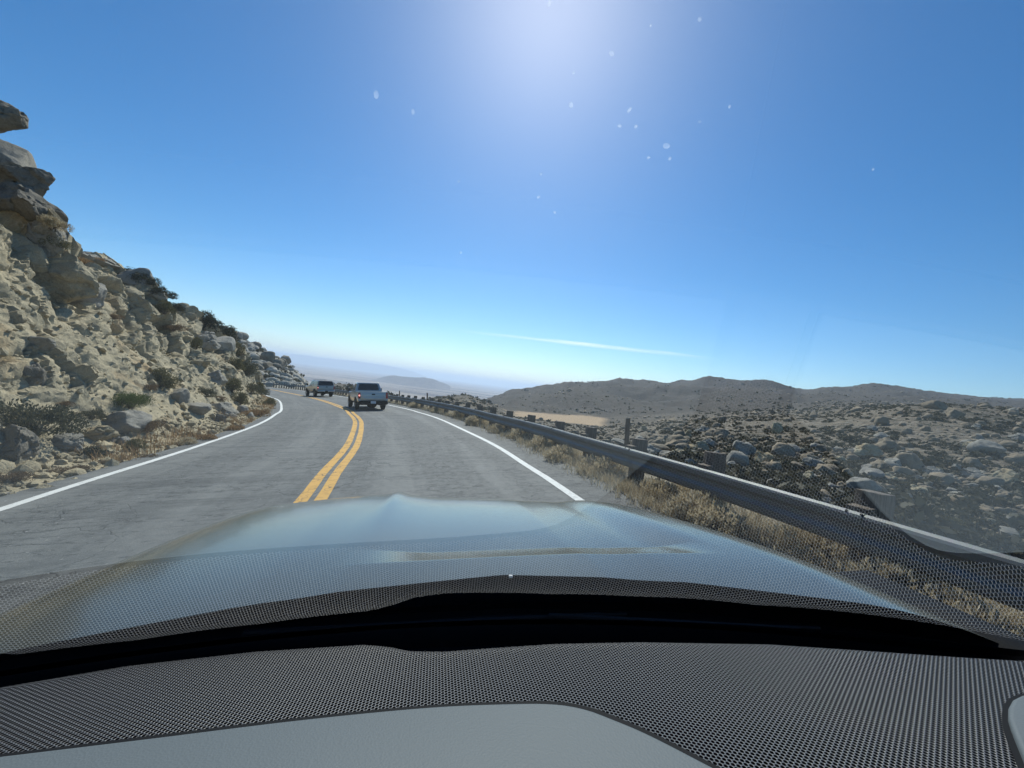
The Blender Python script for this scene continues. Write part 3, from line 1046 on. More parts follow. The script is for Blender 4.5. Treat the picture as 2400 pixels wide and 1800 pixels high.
def hull8(bm, bot, top, bevel):
    """bot/top: (y0, y1, half width, z)"""
    v = []
    for y0, y1, hw, z in (bot, top):
        v += [bm.verts.new((-hw, y0, z)), bm.verts.new((hw, y0, z)), bm.verts.new((hw, y1, z)), bm.verts.new((-hw, y1, z))]
    for f in ((0, 3, 2, 1), (4, 5, 6, 7), (0, 1, 5, 4), (1, 2, 6, 5), (2, 3, 7, 6), (3, 0, 4, 7)):
        bm.faces.new([v[k] for k in f])
    es = [e for e in bm.edges]
    bmesh.ops.bevel(bm, geom=es, offset=bevel, segments=3, affect='EDGES', profile=.6)


def patch(bm, q, u0, u1, v0, v1, out, th=.012, taper=0.0):
    """a thin rounded pane on the quad q = (a, b, c, d)"""
    a, b, c, d = [Vector(p) for p in q]
    n = (b - a).cross(d - a).normalized()
    if n.dot(Vector(out)) < 0:
        n = -n

    def at(u, v):
        return (a * (1 - u) + b * u) * (1 - v) + (d * (1 - u) + c * u) * v
    pts = []
    r_ = .10
    for (uu_, vv_, sx, sy) in ((u0, v0, 1, 1), (u1, v0, -1, 1), (u1, v1, -1, -1), (u0, v1, 1, -1)):
        du_, dv_ = (u1 - u0) * r_ * sx, (v1 - v0) * r_ * sy
        e = [(uu_, vv_ + dv_), (uu_ + du_ * .3, vv_ + dv_ * .3), (uu_ + du_, vv_)]
        if (sx * sy) < 0:
            e = e[::-1]
        pts += e
    f0 = [at(*p) + n * .002 for p in pts]
    f1 = [at(*p) + n * (.002 + th) for p in pts]
    loft(bm, [f0, f1])


def make_wheel(root, x, y, r, w, side):
    bm = bmesh.new()
    cyl(bm, (x - side * w * .5, y, r), (x + side * w * .30, y, r), r * .45, n=20)
    hub = link('wheel', bm_mesh('wheel', bm, sharp=40), M['rubber'], parent=root)
    bm = bmesh.new()
    prof = [(-.5, .60), (-.5, .88), (-.42, .97), (-.3, 1.0), (.3, 1.0), (.42, .97), (.5, .88), (.5, .62), (.36, .60)]
    n = 32
    rings_ = []
    for k in range(n + 1):
        a_ = 2 * math.pi * k / n
        rings_.append([(x + side * px * w, y + math.cos(a_) * pr_ * r, r + math.sin(a_) * pr_ * r) for px, pr_ in prof])
    loft(bm, rings_, cap=False)
    bmesh.ops.remove_doubles(bm, verts=bm.verts[:], dist=1e-4)
    link('tyre', bm_mesh('tyre', bm, sharp=50), M['rubber'], parent=hub)
    bm = bmesh.new()
    xo = x + side * w * .36
    cyl(bm, (xo - side * .02, y, r), (xo + side * .012, y, r), r * .2, n=14)
    for k in range(6):
        a_ = 2 * math.pi * k / 6
        c_ = (xo, y + math.cos(a_) * r * .38, r + math.sin(a_) * r * .38)
        box(bm, c_, (.022, r * .50, r * .17), .006, Matrix.Rotation(a_, 4, 'X'))
    pr2 = [(0, .56), (.03, .62), (.03, .645), (-.03, .645), (-.03, .56)]
    rings_ = []
    for k in range(n + 1):
        a_ = 2 * math.pi * k / n
        rings_.append([(xo + side * px, y + math.cos(a_) * q_ * r, r + math.sin(a_) * q_ * r) for px, q_ in pr2])
    loft(bm, rings_, cap=False)
    link('rim', bm_mesh('rim', bm, sharp=40), M['alloy'], parent=hub)


def pickup(name, frame, label, paint_, d):
    root = empty(name, frame, label, 'pickup')
    hw, zb, zr, zh = d['hw'], d['zb'], d['zr'], d['zh']       # half width, sill, bed rail, bonnet height
    yt, yc, yw, yf = d['yt'], d['yc'], d['yw'], d['yf']       # tail, cab back, windscreen foot, front
    wb, r = d['wb'], d['r']
    hp = [(hw * .90, zb), (hw * .965, zb + .10), (hw, zb + (zr - zb) * .55), (hw * .985, zr - .12), (hw * .95, zr - .02), (hw * .90, zr)]
    bm = bmesh.new()
    rg = [ring(yc, hp), ring(yw - .3, hp), ring(yw + .1, hp, 1, -.01)]
    for f_, s_, dz_ in ((.55, .985, zh - zr), (.85, .95, zh - zr - .03), (.96, .90, zh - zr - .10), (1.0, .80, zh - zr - .24)):
        y_ = yw + .1 + (yf - yw - .1) * f_
        rg.append([(x * s_, y_, zb + (z - zb) * (1 + dz_ / (zr - zb)) + (.12 * (f_ > .9))) for x, y0, z in ring(0, hp)])
    loft(bm, rg)
    # bed walls, floor and bulkhead
    wall_ = hp + [(hw * .80, zr), (hw * .80, zb + .12)]
    for sx in (1, -1):
        loft(bm, [[(x * sx, yt, z) for x, z in wall_], [(x * sx, yc + .004, z) for x, z in wall_]])
    box(bm, (0, (yt + yc) / 2, zb + .16), (hw * 1.62, yc - yt - .06, .08))
    bd = link('body', bm_mesh('body', bm, sharp=32), M[paint_], parent=root)
    # cab
    bm = bmesh.new()
    hull8(bm, (yc + .01, yw + .10, hw * .945, zr - .03), (yc + d['lean'], yw - .62, hw * .73, d['roof']), .055)
    link('cab', bm_mesh('cab', bm, sharp=32), M[paint_], parent=root)
    zq0, zq1 = zr - .03, d['roof']
    B = [(-hw * .945, yc + .01, zq0), (hw * .945, yc + .01, zq0), (hw * .945, yw + .10, zq0), (-hw * .945, yw + .10, zq0)]
    Tp = [(-hw * .73, yc + d['lean'], zq1), (hw * .73, yc + d['lean'], zq1), (hw * .73, yw - .62, zq1), (-hw * .73, yw - .62, zq1)]
    if not d['cap']:
        bm = bmesh.new()
        patch(bm, (B[0], B[1], Tp[1], Tp[0]), .09, .91, .16, .86, (0, -1, 0))
        link('rear_window', bm_mesh('rear_window', bm), M['window'], parent=root)
        # seats behind the glass read as darker humps in front of the bright windscreen
    bm = bmesh.new()
    patch(bm, (B[2], B[3], Tp[3], Tp[2]), .07, .93, .12, .9, (0, 1, 0))
    link('windscreen', bm_mesh('windscreen', bm), M['window'], parent=root)
    for sx in (1, -1):
        q = (B[1], B[2], Tp[2], Tp[1]) if sx > 0 else (B[0], B[3], Tp[3], Tp[0])
        for u0, u1 in d['panes']:
            bm = bmesh.new()
            patch(bm, q, u0, u1, .16, .86, (sx, 0, 0))
            link('side_window', bm_mesh('side_window', bm), M['window'], parent=root)
    # tailgate
    bm = bmesh.new()
    box(bm, (0, yt + .02, (zb + .12 + zr) / 2 + .01), (hw * 1.62, .07, zr - zb - .16), .018)
    box(bm, (0, yt - .018, zb + .30 * (zr - zb) + .08), (hw * 1.35, .012, (zr - zb) * .30), .005)
    tg = link('tailgate', bm_mesh('tailgate', bm, sharp=40), M[paint_], parent=root)
    bm = bmesh.new()
    box(bm, (d.get('hx', 0), yt - .026, zr - .16), (.20, .022, .075), .01)
    link('handle', bm_mesh('handle', bm, sharp=40), M['dullblack'], parent=tg)
    for sx in (1, -1):
        bm = bmesh.new()
        zl0, zl1 = d['lz']
        box(bm, (sx * hw * .90, yt + .055, (zl0 + zl1) / 2), (hw * .155, .16, zl1 - zl0), .025)
        tl = link('tail_light', bm_mesh('tail_light', bm, sharp=40), M['lens'], parent=root)
        bm = bmesh.new()
        box(bm, (sx * hw * .90, yt - .028, zl0 + (zl1 - zl0) * .52), (hw * .09, .012, (zl1 - zl0) * .24), .005)
        if sx < 0 or d['both']:
            link('bulb', bm_mesh('bulb', bm), M['lamp'], parent=tl)
        else:
            bm.free()
    # bumper
    bm = bmesh.new()
    z0, z1 = d['bz']
    box(bm, (0, yt - .07, (z0 + z1) / 2), (hw * 1.9, .20, z1 - z0), .035)
    if d['cap']:
        box(bm, (0, yt - .06, z1 + .02), (hw * .7, .12, .05), .01)
    link('rear_bumper', bm_mesh('rear_bumper', bm, sharp=40), M[d['bmat']], parent=root)
    bm = bmesh.new()
    box(bm, (0, yf - .02, zb + .12), (hw * 1.85, .22, .24), .05)
    link('front_bumper', bm_mesh('front_bumper', bm, sharp=40), M[d['bmat']], parent=root)
    bm = bmesh.new()
    box(bm, (d.get('px', 0), yt - .178, (z0 + z1) / 2 + d.get('pz', 0)), (.31, .012, .155), .004)
    link('licence_plate', bm_mesh('licence_plate', bm), M[d['pmat']], parent=root)
    # underside
    bm = bmesh.new()
    box(bm, (-hw * .42, (yt + yf) / 2, zb - .05), (.12, yf - yt - .7, .16))
    box(bm, (hw * .42, (yt + yf) / 2, zb - .05), (.12, yf - yt - .7, .16))
    box(bm, (0, wb * .6, zb - .02), (hw * .7, wb * .8, .14))
    cyl(bm, (-hw * .8, 0, r), (hw * .8, 0, r), .055, n=10)
    bmesh.ops.create_icosphere(bm, subdivisions=2, radius=.17, matrix=Matrix.Translation((.10, 0, r)))
    cyl(bm, (-hw * .8, wb, r), (hw * .8, wb, r), .05, n=10)
    cyl(bm, (0, -.45, zb - .04), (0, -.78, zb - .04), .30, n=20)
    cyl(bm, (hw * .5, yt + .05, zb - .12), (hw * .5, yt + .6, zb - .12), .04, n=10)
    cyl(bm, (hw * .12, yt + .05, zb - .14), (hw * .12, yt + .5, zb - .14), .085, n=12)
    link('chassis', bm_mesh('chassis', bm, sharp=40), M['dullblack'], parent=root)
    for y_ in (0, wb):
        for sx in (1, -1):
            bm = bmesh.new()
            cyl(bm, (sx * hw * .62, y_, r + .02), (sx * (hw + .004), y_, r + .02), r * 1.24, n=36)
            bmesh.ops.bisect_plane(bm, geom=bm.verts[:] + bm.edges[:] + bm.faces[:], plane_co=(0, 0, zb - .005), plane_no=(0, 0, -1), clear_outer=True)
            link('wheel_arch', bm_mesh('wheel_arch', bm, sharp=40), M['dullblack'], parent=root)
            make_wheel(root, sx * (hw - d['tw'] * .42), y_, r, d['tw'], sx)
    for sx in (1, -1):
        bm = bmesh.new()
        box(bm, (sx * (hw + .13), yw - .10, zr + .09), (.20, .10, .19 * d['ms']), .04)
        box(bm, (sx * (hw + .01), yw - .08, zr + .03), (.16, .06, .05), .01)
        link('wing_mirror', bm_mesh('wing_mirror', bm, sharp=40), M['black'], parent=root)
    return root


def truck_frame(u, y, head, z=0.0, s=1.0):
    r_ = ray(u, 905, AR)
    return W @ Matrix.Translation((r_.x * y, y, z)) @ Matrix.Rotation(R(head), 4, 'Z') @ Matrix.Scale(s, 4)


t1 = pickup('silver_pickup', truck_frame(868, 23.2, 29.5, 0, .925), 'silver pickup with open bed and black rear bumper, just ahead in the bend', 'silver',
            dict(hw=.915, zb=.46, zr=1.17, zh=1.10, yt=-1.14, yc=.62, yw=2.25, yf=4.05, wb=3.2, r=.37, roof=1.74, lean=.16, cap=False, panes=[(.10, .40), (.44, .80)],
                 lz=(.74, 1.12), bz=(.36, .60), bmat='dullblack', pmat='plate', tw=.25, both=False, ms=1.25, px=-.02, pz=.035))
bm = bmesh.new()
cyl(bm, (-.78, 2.75, 1.1), (-.80, 2.62, 1.95), .006, .004, 6)
link('antenna', bm_mesh('antenna', bm), M['black'], parent=t1)

t2 = pickup('pickup_with_camper_shell', truck_frame(757.5, 43.0, 41, .0, .93), 'pale grey pickup with a camper shell over its bed, farther ahead in the bend', 'champagne',
            dict(hw=.99, zb=.66, zr=1.34, zh=1.30, yt=-1.25, yc=.72, yw=2.75, yf=4.75, wb=3.55, r=.43, roof=1.97, lean=.10, cap=True, panes=[(.12, .44), (.48, .82)],
                 lz=(.90, 1.27), bz=(.62, .80), bmat='chrome', pmat='window', tw=.28, both=False, ms=1.4, px=0, pz=-.02, hx=.05))
bm = bmesh.new()
hull8(bm, (-1.22, .74, .94, 1.32), (-.98, .80, .76, 1.93), .05)
cap = link('camper_shell', bm_mesh('camper_shell', bm, sharp=32), M['champagne'], parent=t2)
Bq = [(-.94, -1.22, 1.32), (.94, -1.22, 1.32), (.94, .74, 1.32), (-.94, .74, 1.32)]
Tq = [(-.76, -.98, 1.93), (.76, -.98, 1.93), (.76, .80, 1.93), (-.76, .80, 1.93)]
bm = bmesh.new()
patch(bm, (Bq[0], Bq[1], Tq[1], Tq[0]), .045, .955, .08, .86, (0, -1, 0))
link('rear_window', bm_mesh('rear_window', bm), M['window'], parent=cap)
for sx in (1, -1):
    bm = bmesh.new()
    patch(bm, (Bq[1], Bq[2], Tq[2], Tq[1]) if sx > 0 else (Bq[0], Bq[3], Tq[3], Tq[0]), .07, .93, .18, .82, (sx, 0, 0))
    link('side_window', bm_mesh('side_window', bm), M['window'], parent=cap)
bm = bmesh.new()
for y_ in (1.1, 1.75):
    box(bm, (0, y_, 2.03), (1.3, .05, .035), .008)
for sx in (-1, 1):
    box(bm, (sx * .62, 1.42, 2.005), (.04, .85, .03), .008)
link('roof_rack', bm_mesh('roof_rack', bm), M['black'], parent=t2)

# ------------------------------------------------------------------ the car we sit in
YAW = .19
KM = W @ Matrix.Rotation(YAW, 4, 'Z')                # origin on the road under the camera
own = empty('car', KM, 'blue grey car seen from inside, with its hood, windscreen and perforated dashboard top', 'car')
KI = Matrix.Rotation(-YAW, 3, 'Z')
XC = .075                                            # centre line of the car


def krays(u, v):
    return KI @ ray(u, v, AR)


def on_dash(u, v, lift=0.0):
    r_ = krays(u, v)
    # z = -.37 - .12*(y-.481)
    t_ = (-.37 + .12 * .481 + lift) / (r_.z + .12 * r_.y)
    return r_ * t_


def dash_z(y):
    return -.37 - .12 * (y - .481)


AL = .6255


def glass_y(x, z):
    """forward distance of the curved pane at height z (relative to the camera)"""
    zf = -.371 - .0594 * x
    dz = z - zf
    return .6104 - .003 * x - .2169 * x * x - dz / math.tan(AL + .052 * x) + .0881 * dz * dz


def glass_pt(x, z):
    return (x, glass_y(x, z), HC + z)



# bonnet
ys_ = [.58, .76, 1.1, 1.3, 1.45, 1.55, 1.63, 1.70, 1.76, 1.80, 1.83]
sl_ = [-.01, -.03, -.075, -.095, -.14, -.24, -.36, -.6, -1.2, -3, -6]
yy = np.linspace(.60, 1.83, 330)
zc = -.346 + np.cumsum(np.interp(yy, ys_, sl_)) * (yy[1] - yy[0])
zstep = np.cumsum(np.interp(yy, [.785, .791, .872, .878], [0, 1, 1, 0])) * -.215 * (yy[1] - yy[0])
xx = np.linspace(-1.02, 1.02, 241)


def sstep(a, b, x):
    t_ = np.clip((x - a) / (b - a), 0, 1)
    return t_ * t_ * (3 - 2 * t_)


HRX = [-1.1, -.80, -.545, -.27, .124, .45, .72, .90, 1.2]
HRY = [.47, .56, .635, .68, .70, .635, .545, .47, .36]
Vh = []
for k, y0 in enumerate(yy):
    for xk in xx:
        x_ = XC + xk
        yr_ = np.interp(x_, HRX, HRY)
        f_ = k / (len(yy) - 1)
        y_ = yr_ + (1.83 - yr_) * f_ if yr_ < .60 else max(y0, yr_)
        y_ = yr_ + (1.83 - yr_) * f_
        z_ = np.interp(y_, yy, zc) if y_ > .60 else zc[0] + .02 * (.60 - y_)
        sc = 1 - .085 * max(0, y_ - .7) - .25 * max(0, y_ - 1.5) ** 1.5
        q = abs(xk)
        fr = float(sstep(.85, 1.2, y_))
        lat_ = -.060 * max(0, q - .235) * (1 - float(sstep(.25, .40, q)) * .6) - .010 * (q / .6) ** 2
        lat_ -= 1.0 * max(0, q - .66) ** 2
        fade = float(sstep(-.22, .02, x_)) * (1 - float(sstep(.50, .68, x_)))
        ex = fade * np.interp(y_ + .03 * x_, yy, zstep)
        lip = 0.0
        Vh.append((XC + xk * sc, y_ - .22 * max(q - .3, 0) ** 2 * max(0, (y_ - .9)), HC + z_ + lat_ + ex + lip - .045 * max(0.0, x_ + .15) * float(sstep(.50, 1.80, y_)) * 1.15 + .007 * math.exp(-((xk + .235) / .03) ** 2) * float(sstep(1.0, 1.6, y_))))
Vh = np.array(Vh)
link('hood', mesh('hood', Vh, grid_faces(len(yy), len(xx))[:, ::-1], smooth=True, sharp=40), M['hoodpaint'], parent=own)
bm = bmesh.new()
# fenders and nose below the bonnet edge
for sx in (1, -1):
    for (y0, y1) in ((.58, 1.72),):
        loft(bm, [[(XC + sx * .80, y, HC - .62), (XC + sx * .88, y, HC - .65), (XC + sx * .92, y, HC - .8), (XC + sx * .92, y, HC - 1.2), (XC + sx * .8, y, HC - 1.2)]
                  for y in (.0, .8, 1.4)])
box(bm, (XC, 1.50, HC - .86), (1.5, .40, .50), .1)
box(bm, (XC, .95, HC - .72), (2.1, .95, .30), .03)
box(bm, (XC, .60, HC - .60), (2.3, .60, .20), .03)
link('front_body', bm_mesh('front_body', bm, sharp=35), M['dullblack'], parent=own)
# cowl under the glass
bm = bmesh.new()
n = 60
a_, b_, c_ = [], [], []
for k in range(n + 1):
    x = -1.1 + 2.25 * k / n
    yg, yr_ = glass_y(x, -.44), float(np.interp(x, HRX, HRY))
    a_.append((x, yg - .01, HC - .442))
    b_.append((x, yg + (yr_ - yg) * .5 + .01, HC - .425))
    c_.append((x, max(yr_, yg) + .035, HC - .43))
vs = [[bm.verts.new(p) for p in r_] for r_ in (a_, b_, c_)]
for p_, q_ in zip(vs[:-1], vs[1:]):
    for k in range(n):
        bm.faces.new((p_[k], p_[k + 1], q_[k + 1], q_[k]))
bmesh.ops.solidify(bm, geom=bm.faces[:], thickness=.008)
link('cowl', bm_mesh('cowl', bm, sharp=40), M['black'], parent=own)


# windscreen
nx, nsg = 80, 50
Vg = [glass_pt(-.86 + 1.72 * i / nx, -.44 + .68 * j / nsg) for i in range(nx + 1) for j in range(nsg + 1)]
glass = link('windscreen', mesh('windscreen', Vg, grid_faces(nx + 1, nsg + 1), smooth=True), M['glass'], parent=own)
# black ceramic band along the foot of the glass
fr_ = []
for i in range(nx + 1):
    x = -.86 + 1.72 * i / nx
    zd = dash_z(glass_y(x, -.375))
    for s in (zd - .06, zd - .015, zd + .003):
        p = glass_pt(x, s)
        fr_.append((p[0], p[1] + .003 * math.sin(AL), p[2] + .003 * math.cos(AL)))
t = NT('black_glass_band')
t.bsdf(c=(.005, .008, .013), r=.25, s=.4)
link('glass_band', mesh('glass_band', fr_, grid_faces(nx + 1, 3), smooth=True), t.m, parent=glass)
# wiper arms parked under the glass
bm = bmesh.new()
for x0, x1, ya, yb_ in ((-.30, .30, .690, .655), (.20, .62, .655, .560)):
    cyl(bm, (x0, ya, HC - .405), (x1, yb_, HC - .412), .005, .004, 8)
    cyl(bm, (x0, ya + .004, HC - .412), (x1 + .05, yb_ + .004, HC - .418), .004, .003, 8)
link('wiper', bm_mesh('wiper', bm, sharp=40), M['black'], parent=own)
bm = bmesh.new()
p = krays(1197, 1351) * .70
box(bm, (p.x, p.y, HC + p.z), (.007, .006, .004), .001)
link('washer_nozzle', bm_mesh('washer_nozzle', bm), M['plate'], parent=own)

# dashboard
fe = [(-900, 1830), (-600, 1760), (-300, 1700), (0, 1604), (300, 1554), (600, 1521), (850, 1505), (905, 1509), (960, 1520), (1040, 1521), (1150, 1513), (1300, 1503), (1500, 1499), (1800, 1504),
      (2000, 1517), (2250, 1534), (2400, 1543), (2700, 1562), (3000, 1590), (3300, 1625)]
us_ = np.array([p[0] for p in fe])
vs_ = np.array([p[1] for p in fe])
Vd = []
m = 40
cu = np.linspace(-900, 3300, 200)
for u in cu:
    p = on_dash(u, np.interp(u, us_, vs_))
    q0 = np.array([p.x, p.y])
    for j in range(m):
        f_ = j / (m - 1)
        x = q0[0]
        y = q0[1] * (1 - f_) + (.06) * f_
        roll = -.004 * max(0, 1 - f_ / .03) ** 2            # rolled front lip
        Vd.append((x, y, HC + dash_z(y) + roll))
grille = link('dashboard_grille', mesh('dashboard_grille', Vd, grid_faces(len(cu), m)[:, ::-1], smooth=True), M['grille'], parent=own)
# dark trench between the grille and the glass
Vt = []
for u in cu:
    p = on_dash(u, np.interp(u, us_, vs_))
    g = np.array(glass_pt(p.x, dash_z(.58) - .004))
    e0 = np.array([p.x, p.y + .0005, HC + dash_z(p.y) - .0045])
    e1 = np.array([p.x, p.y + .004, HC + dash_z(p.y) - .05])
    e2 = np.array([p.x, max(g[1] - .004, p.y + .006), g[2] - .035])
    e3 = np.array([p.x, max(g[1] - .002, p.y + .008), g[2] - .003])
    Vt += [e0, e1, e2, e3]
link('defroster_trench', mesh('defroster_trench', np.array(Vt), grid_faces(len(cu), 4)[:, ::-1]), M['dullblack'], parent=own)


DY = .07


def pad(name, outline, mat, lift, th, bev, parent, label=None):
    bm = bmesh.new()
    pts = [on_dash(u, v) for u, v in outline[0]] + [Vector((x, y, 0)) for x, y in outline[1]]
    vs = [bm.verts.new((p.x, p.y, HC + dash_z(p.y) + lift)) for p in pts]
    f = bm.faces.new(vs)
    bm.normal_update()
    if f.normal.z < 0:
        f.normal_flip()
    r_ = bmesh.ops.extrude_face_region(bm, geom=[f])
    up = [v for v in r_['geom'] if isinstance(v, bmesh.types.BMVert)]
    bmesh.ops.translate(bm, vec=(0, 0, th), verts=up)
    bmesh.ops.recalc_face_normals(bm, faces=bm.faces[:])
    if bev:
        es = [e for e in bm.edges if all(v in up for v in e.verts)]
        bmesh.ops.bevel(bm, geom=es, offset=bev, segments=4, affect='EDGES', profile=.5)
    return link(name, bm_mesh(name, bm, sharp=50), mat, parent=parent)


def sm_curve(pts, step=22):
    c, _ = spline(pts, step)
    return [tuple(p) for p in c]


ce = sm_curve([(-500, 1850), (-250, 1818), (0, 1789), (350, 1746), (700, 1702), (1000, 1672), (1200, 1663), (1300, 1664), (1370, 1676), (1430, 1698), (1520, 1737), (1650, 1805), (1800, 1885), (1950, 1975), (2100, 2080)])
se = sm_curve([(-500, 1826), (-250, 1800), (0, 1772), (350, 1729), (700, 1686), (1000, 1657), (1200, 1648), (1304, 1648), (1378, 1660), (1444, 1684), (1538, 1726), (1671, 1795), (1825, 1876), (1990, 1962), (2140, 2068)])
xr = on_dash(2100, 2080)
pad('pad_seam', (se, [(xr.x + .02, DY), (-.75, DY)]), M['dullblack'], .0005, .0015, 0, own)
pad('centre_pad', (ce, [(xr.x, DY), (-.75, DY)]), M['pad'], .001, .007, .004, own)
rc = sm_curve([(2480, 2050), (2420, 1850), (2372, 1725), (2362, 1690), (2366, 1662), (2384, 1647), (2420, 1640), (2520, 1648), (2700, 1672), (2950, 1712), (3200, 1755)])
rs = sm_curve([(2458, 2060), (2404, 1854), (2357, 1729), (2348, 1688), (2353, 1653), (2378, 1634), (2420, 1627), (2522, 1635), (2705, 1654), (2960, 1693), (3220, 1735)])
xr2 = on_dash(3200, 1755)
xr3 = on_dash(2480, 2050)
pad('pad_seam', (rs, [(xr2.x + .01, DY), (xr3.x - .01, DY)]), M['dullblack'], .0005, .0015, 0, own)
pad('passenger_pad', (rc, [(xr2.x, DY), (xr3.x, DY)]), M['pad'], .001, .007, .004, own)

# unseen cabin behind and below the dashboard, added black so reflections stay dark
bm = bmesh.new()
box(bm, (XC, .03, HC - .62), (1.62, .10, .52), .03)
box(bm, (XC, -.55, HC - 1.12), (1.62, 1.3, .04))
for sx in (1, -1):
    box(bm, (XC + sx * .86, -.35, HC - .78), (.10, 1.9, .75), .03)
    box(bm, (XC + sx * .40, -.95, HC - .86), (.52, .55, .20), .07)
    box(bm, (XC + sx * .40, -1.22, HC - .42), (.50, .18, .80), .07)
link('cabin', bm_mesh('cabin', bm, sharp=40), M['dullblack'], parent=own)

# dried dust spots on the glass
bm = bmesh.new()
SPOTS = [(1338, 246, 11), (1475, 258, 8), (1562, 342, 13), (1570, 372, 9), (1640, 45, 9), (1287, 8, 9), (1434, 125, 10), (882, 222, 12), (968, 262, 8), (1520, 370, 7),
         (1452, 295, 7), (1490, 297, 8), (1640, 285, 7), (1268, 408, 7), (1075, 425, 6), (1262, 462, 7), (1300, 498, 6), (1385, 560, 5), (1080, 592, 6), (1118, 594, 5), (2046, 397, 6),
         (1345, 170, 6), (1525, 60, 5), (1710, 250, 6), (1110, 380, 5), (1040, 340, 6), (1180, 420, 5), (1630, 480, 6), (1750, 520, 5), (1580, 155, 6), (1745, 140, 7), (1700, 95, 5),
         (2390, 185, 7), (190, 25, 9), (210, 45, 6), (250, 75, 7), (330, 120, 6), (370, 155, 7), (1205, 590, 5), (1000, 470, 5), (1150, 560, 5), (1345, 640, 5), (1790, 815, 6)]
rs_ = random.Random(3)
marks = [(u, v, w_ * .8, 1.0) for u, v, w_ in SPOTS[:24]]
for u, v, w_, el_ in marks:
    r_ = krays(u, v)
    lo, hi = 0.0, 1.2
    for _ in range(40):
        t_ = (lo + hi) / 2
        c_ = r_ * t_
        if c_.y < glass_y(c_.x, c_.z):
            lo = t_
        else:
            hi = t_
    rad = w_ * .62 / F * t_
    n_ = Vector((.43 * c_.x * math.sin(AL), math.sin(AL), math.cos(AL))).normalized()
    Mx = Matrix.Translation((c_.x, c_.y, HC + c_.z)) @ n_.to_track_quat('Z', 'Y').to_matrix().to_4x4() @ Matrix.Rotation(random.uniform(0, 3), 4, 'Z') @ Matrix.Diagonal((rad, rad * random.uniform(1.0, 1.7) * el_, rad * .06, 1))
    bmesh.ops.create_icosphere(bm, subdivisions=2, radius=1, matrix=Mx)
sp_ = link('dust_spots', bm_mesh('dust_spots', bm, smooth=True), M['spot'], parent=glass)
tag(sp_, kind='stuff')

# ------------------------------------------------------------------ boulders
def boulder_mesh(name, seed, sub=4, cuts=9, mat=None, flat=.75, rough=.07):
    bm = bmesh.new()
    bmesh.ops.create_icosphere(bm, subdivisions=sub, radius=1)
    V = np.array([v.co[:] for v in bm.verts])
    rg = np.random.default_rng(seed)
    V = V * np.array([1.0, rg.uniform(.75, 1.1), flat * rg.uniform(.85, 1.15)])
    for k in range(cuts):
        n_ = rg.normal(size=3)
        n_ /= np.linalg.norm(n_)
        dd_ = rg.uniform(.52, .85)
        s_ = V @ n_ - dd_
        V -= np.where(s_ > 0, s_ * .9, 0)[:, None] * n_
    V += (V / (np.linalg.norm(V, axis=1)[:, None] + 1e-6)) * (rough * 2 * fbm(V * 1.6 + seed, 4, seed) + rough * .6 * fbm(V * 5 + seed, 3, seed + 3))[:, None]
    for v, c in zip(bm.verts, V):
        v.co = c
    me = bm_mesh(name, bm, smooth=True, sharp=42)
    if mat:
        me.materials.append(mat)
    return me


BP = {k: [boulder_mesh('boulder', 100 + 7 * j + 31 * i, 4, (14, 11, 9, 12)[j % 4], M[mt], (.8, .72, .95, .85)[j % 4], (.07, .11, .09, .13)[j % 4]) for j in range(5)]
      for i, (k, mt) in enumerate((('granite', 'granite'), ('dark', 'darkrock'), ('pale', 'palerock'), ('field', 'fieldrock')))}


def crag_mesh(name, seed, mat):
    bm = bmesh.new()
    bmesh.ops.create_icosphere(bm, subdivisions=5, radius=1)
    V = np.array([v.co[:] for v in bm.verts])
    rg = np.random.default_rng(seed)
    V = V * np.array([1.1, rg.uniform(.8, 1.1), .85])
    for k in range(16):
        n_ = rg.normal(size=3)
        n_ /= np.linalg.norm(n_)
        dd_ = rg.uniform(.48, .78)
        s_ = V @ n_ - dd_
        V -= np.where(s_ > 0, s_ * .95, 0)[:, None] * n_
    N_ = V / (np.linalg.norm(V, axis=1)[:, None] + 1e-6)
    dsp = .10 * fbm(V * 1.7 + seed, 5, seed)
    for sc, a_, w in ((.85, .17, .06), (.38, .05, .09), (.15, .02, .14)):
        f1, f2, rid, of_ = worley((V + .12 * fbm(V * 3, 2, 5)[:, None]) / sc * np.array([1, 1, 1.15]) + seed * 3.3, seed)
        dsp += a_ * ((rid - .5) + .6 * np.sin(rid * 50) * of_[:, 0] + .5 * np.cos(rid * 31) * of_[:, 2] - .42 * np.exp(-(f2 - f1) / w))
    V = V + N_ * dsp[:, None]
    for v, c in zip(bm.verts, V):
        v.co = c
    me = bm_mesh(name, bm, smooth=True, sharp=28)
    me.materials.append(mat)
    return me


CG = {k: [crag_mesh('boulder', 900 + 13 * j + 71 * i, M[mt]) for j in range(4)] for i, (k, mt) in enumerate((('granite', 'cliff'), ('dark', 'darkrock'), ('pale', 'granite')))}


def rot3():
    return Matrix.Rotation(random.uniform(0, 6.28), 4, 'Z') @ Matrix.Rotation(random.uniform(-.35, .35), 4, 'X')


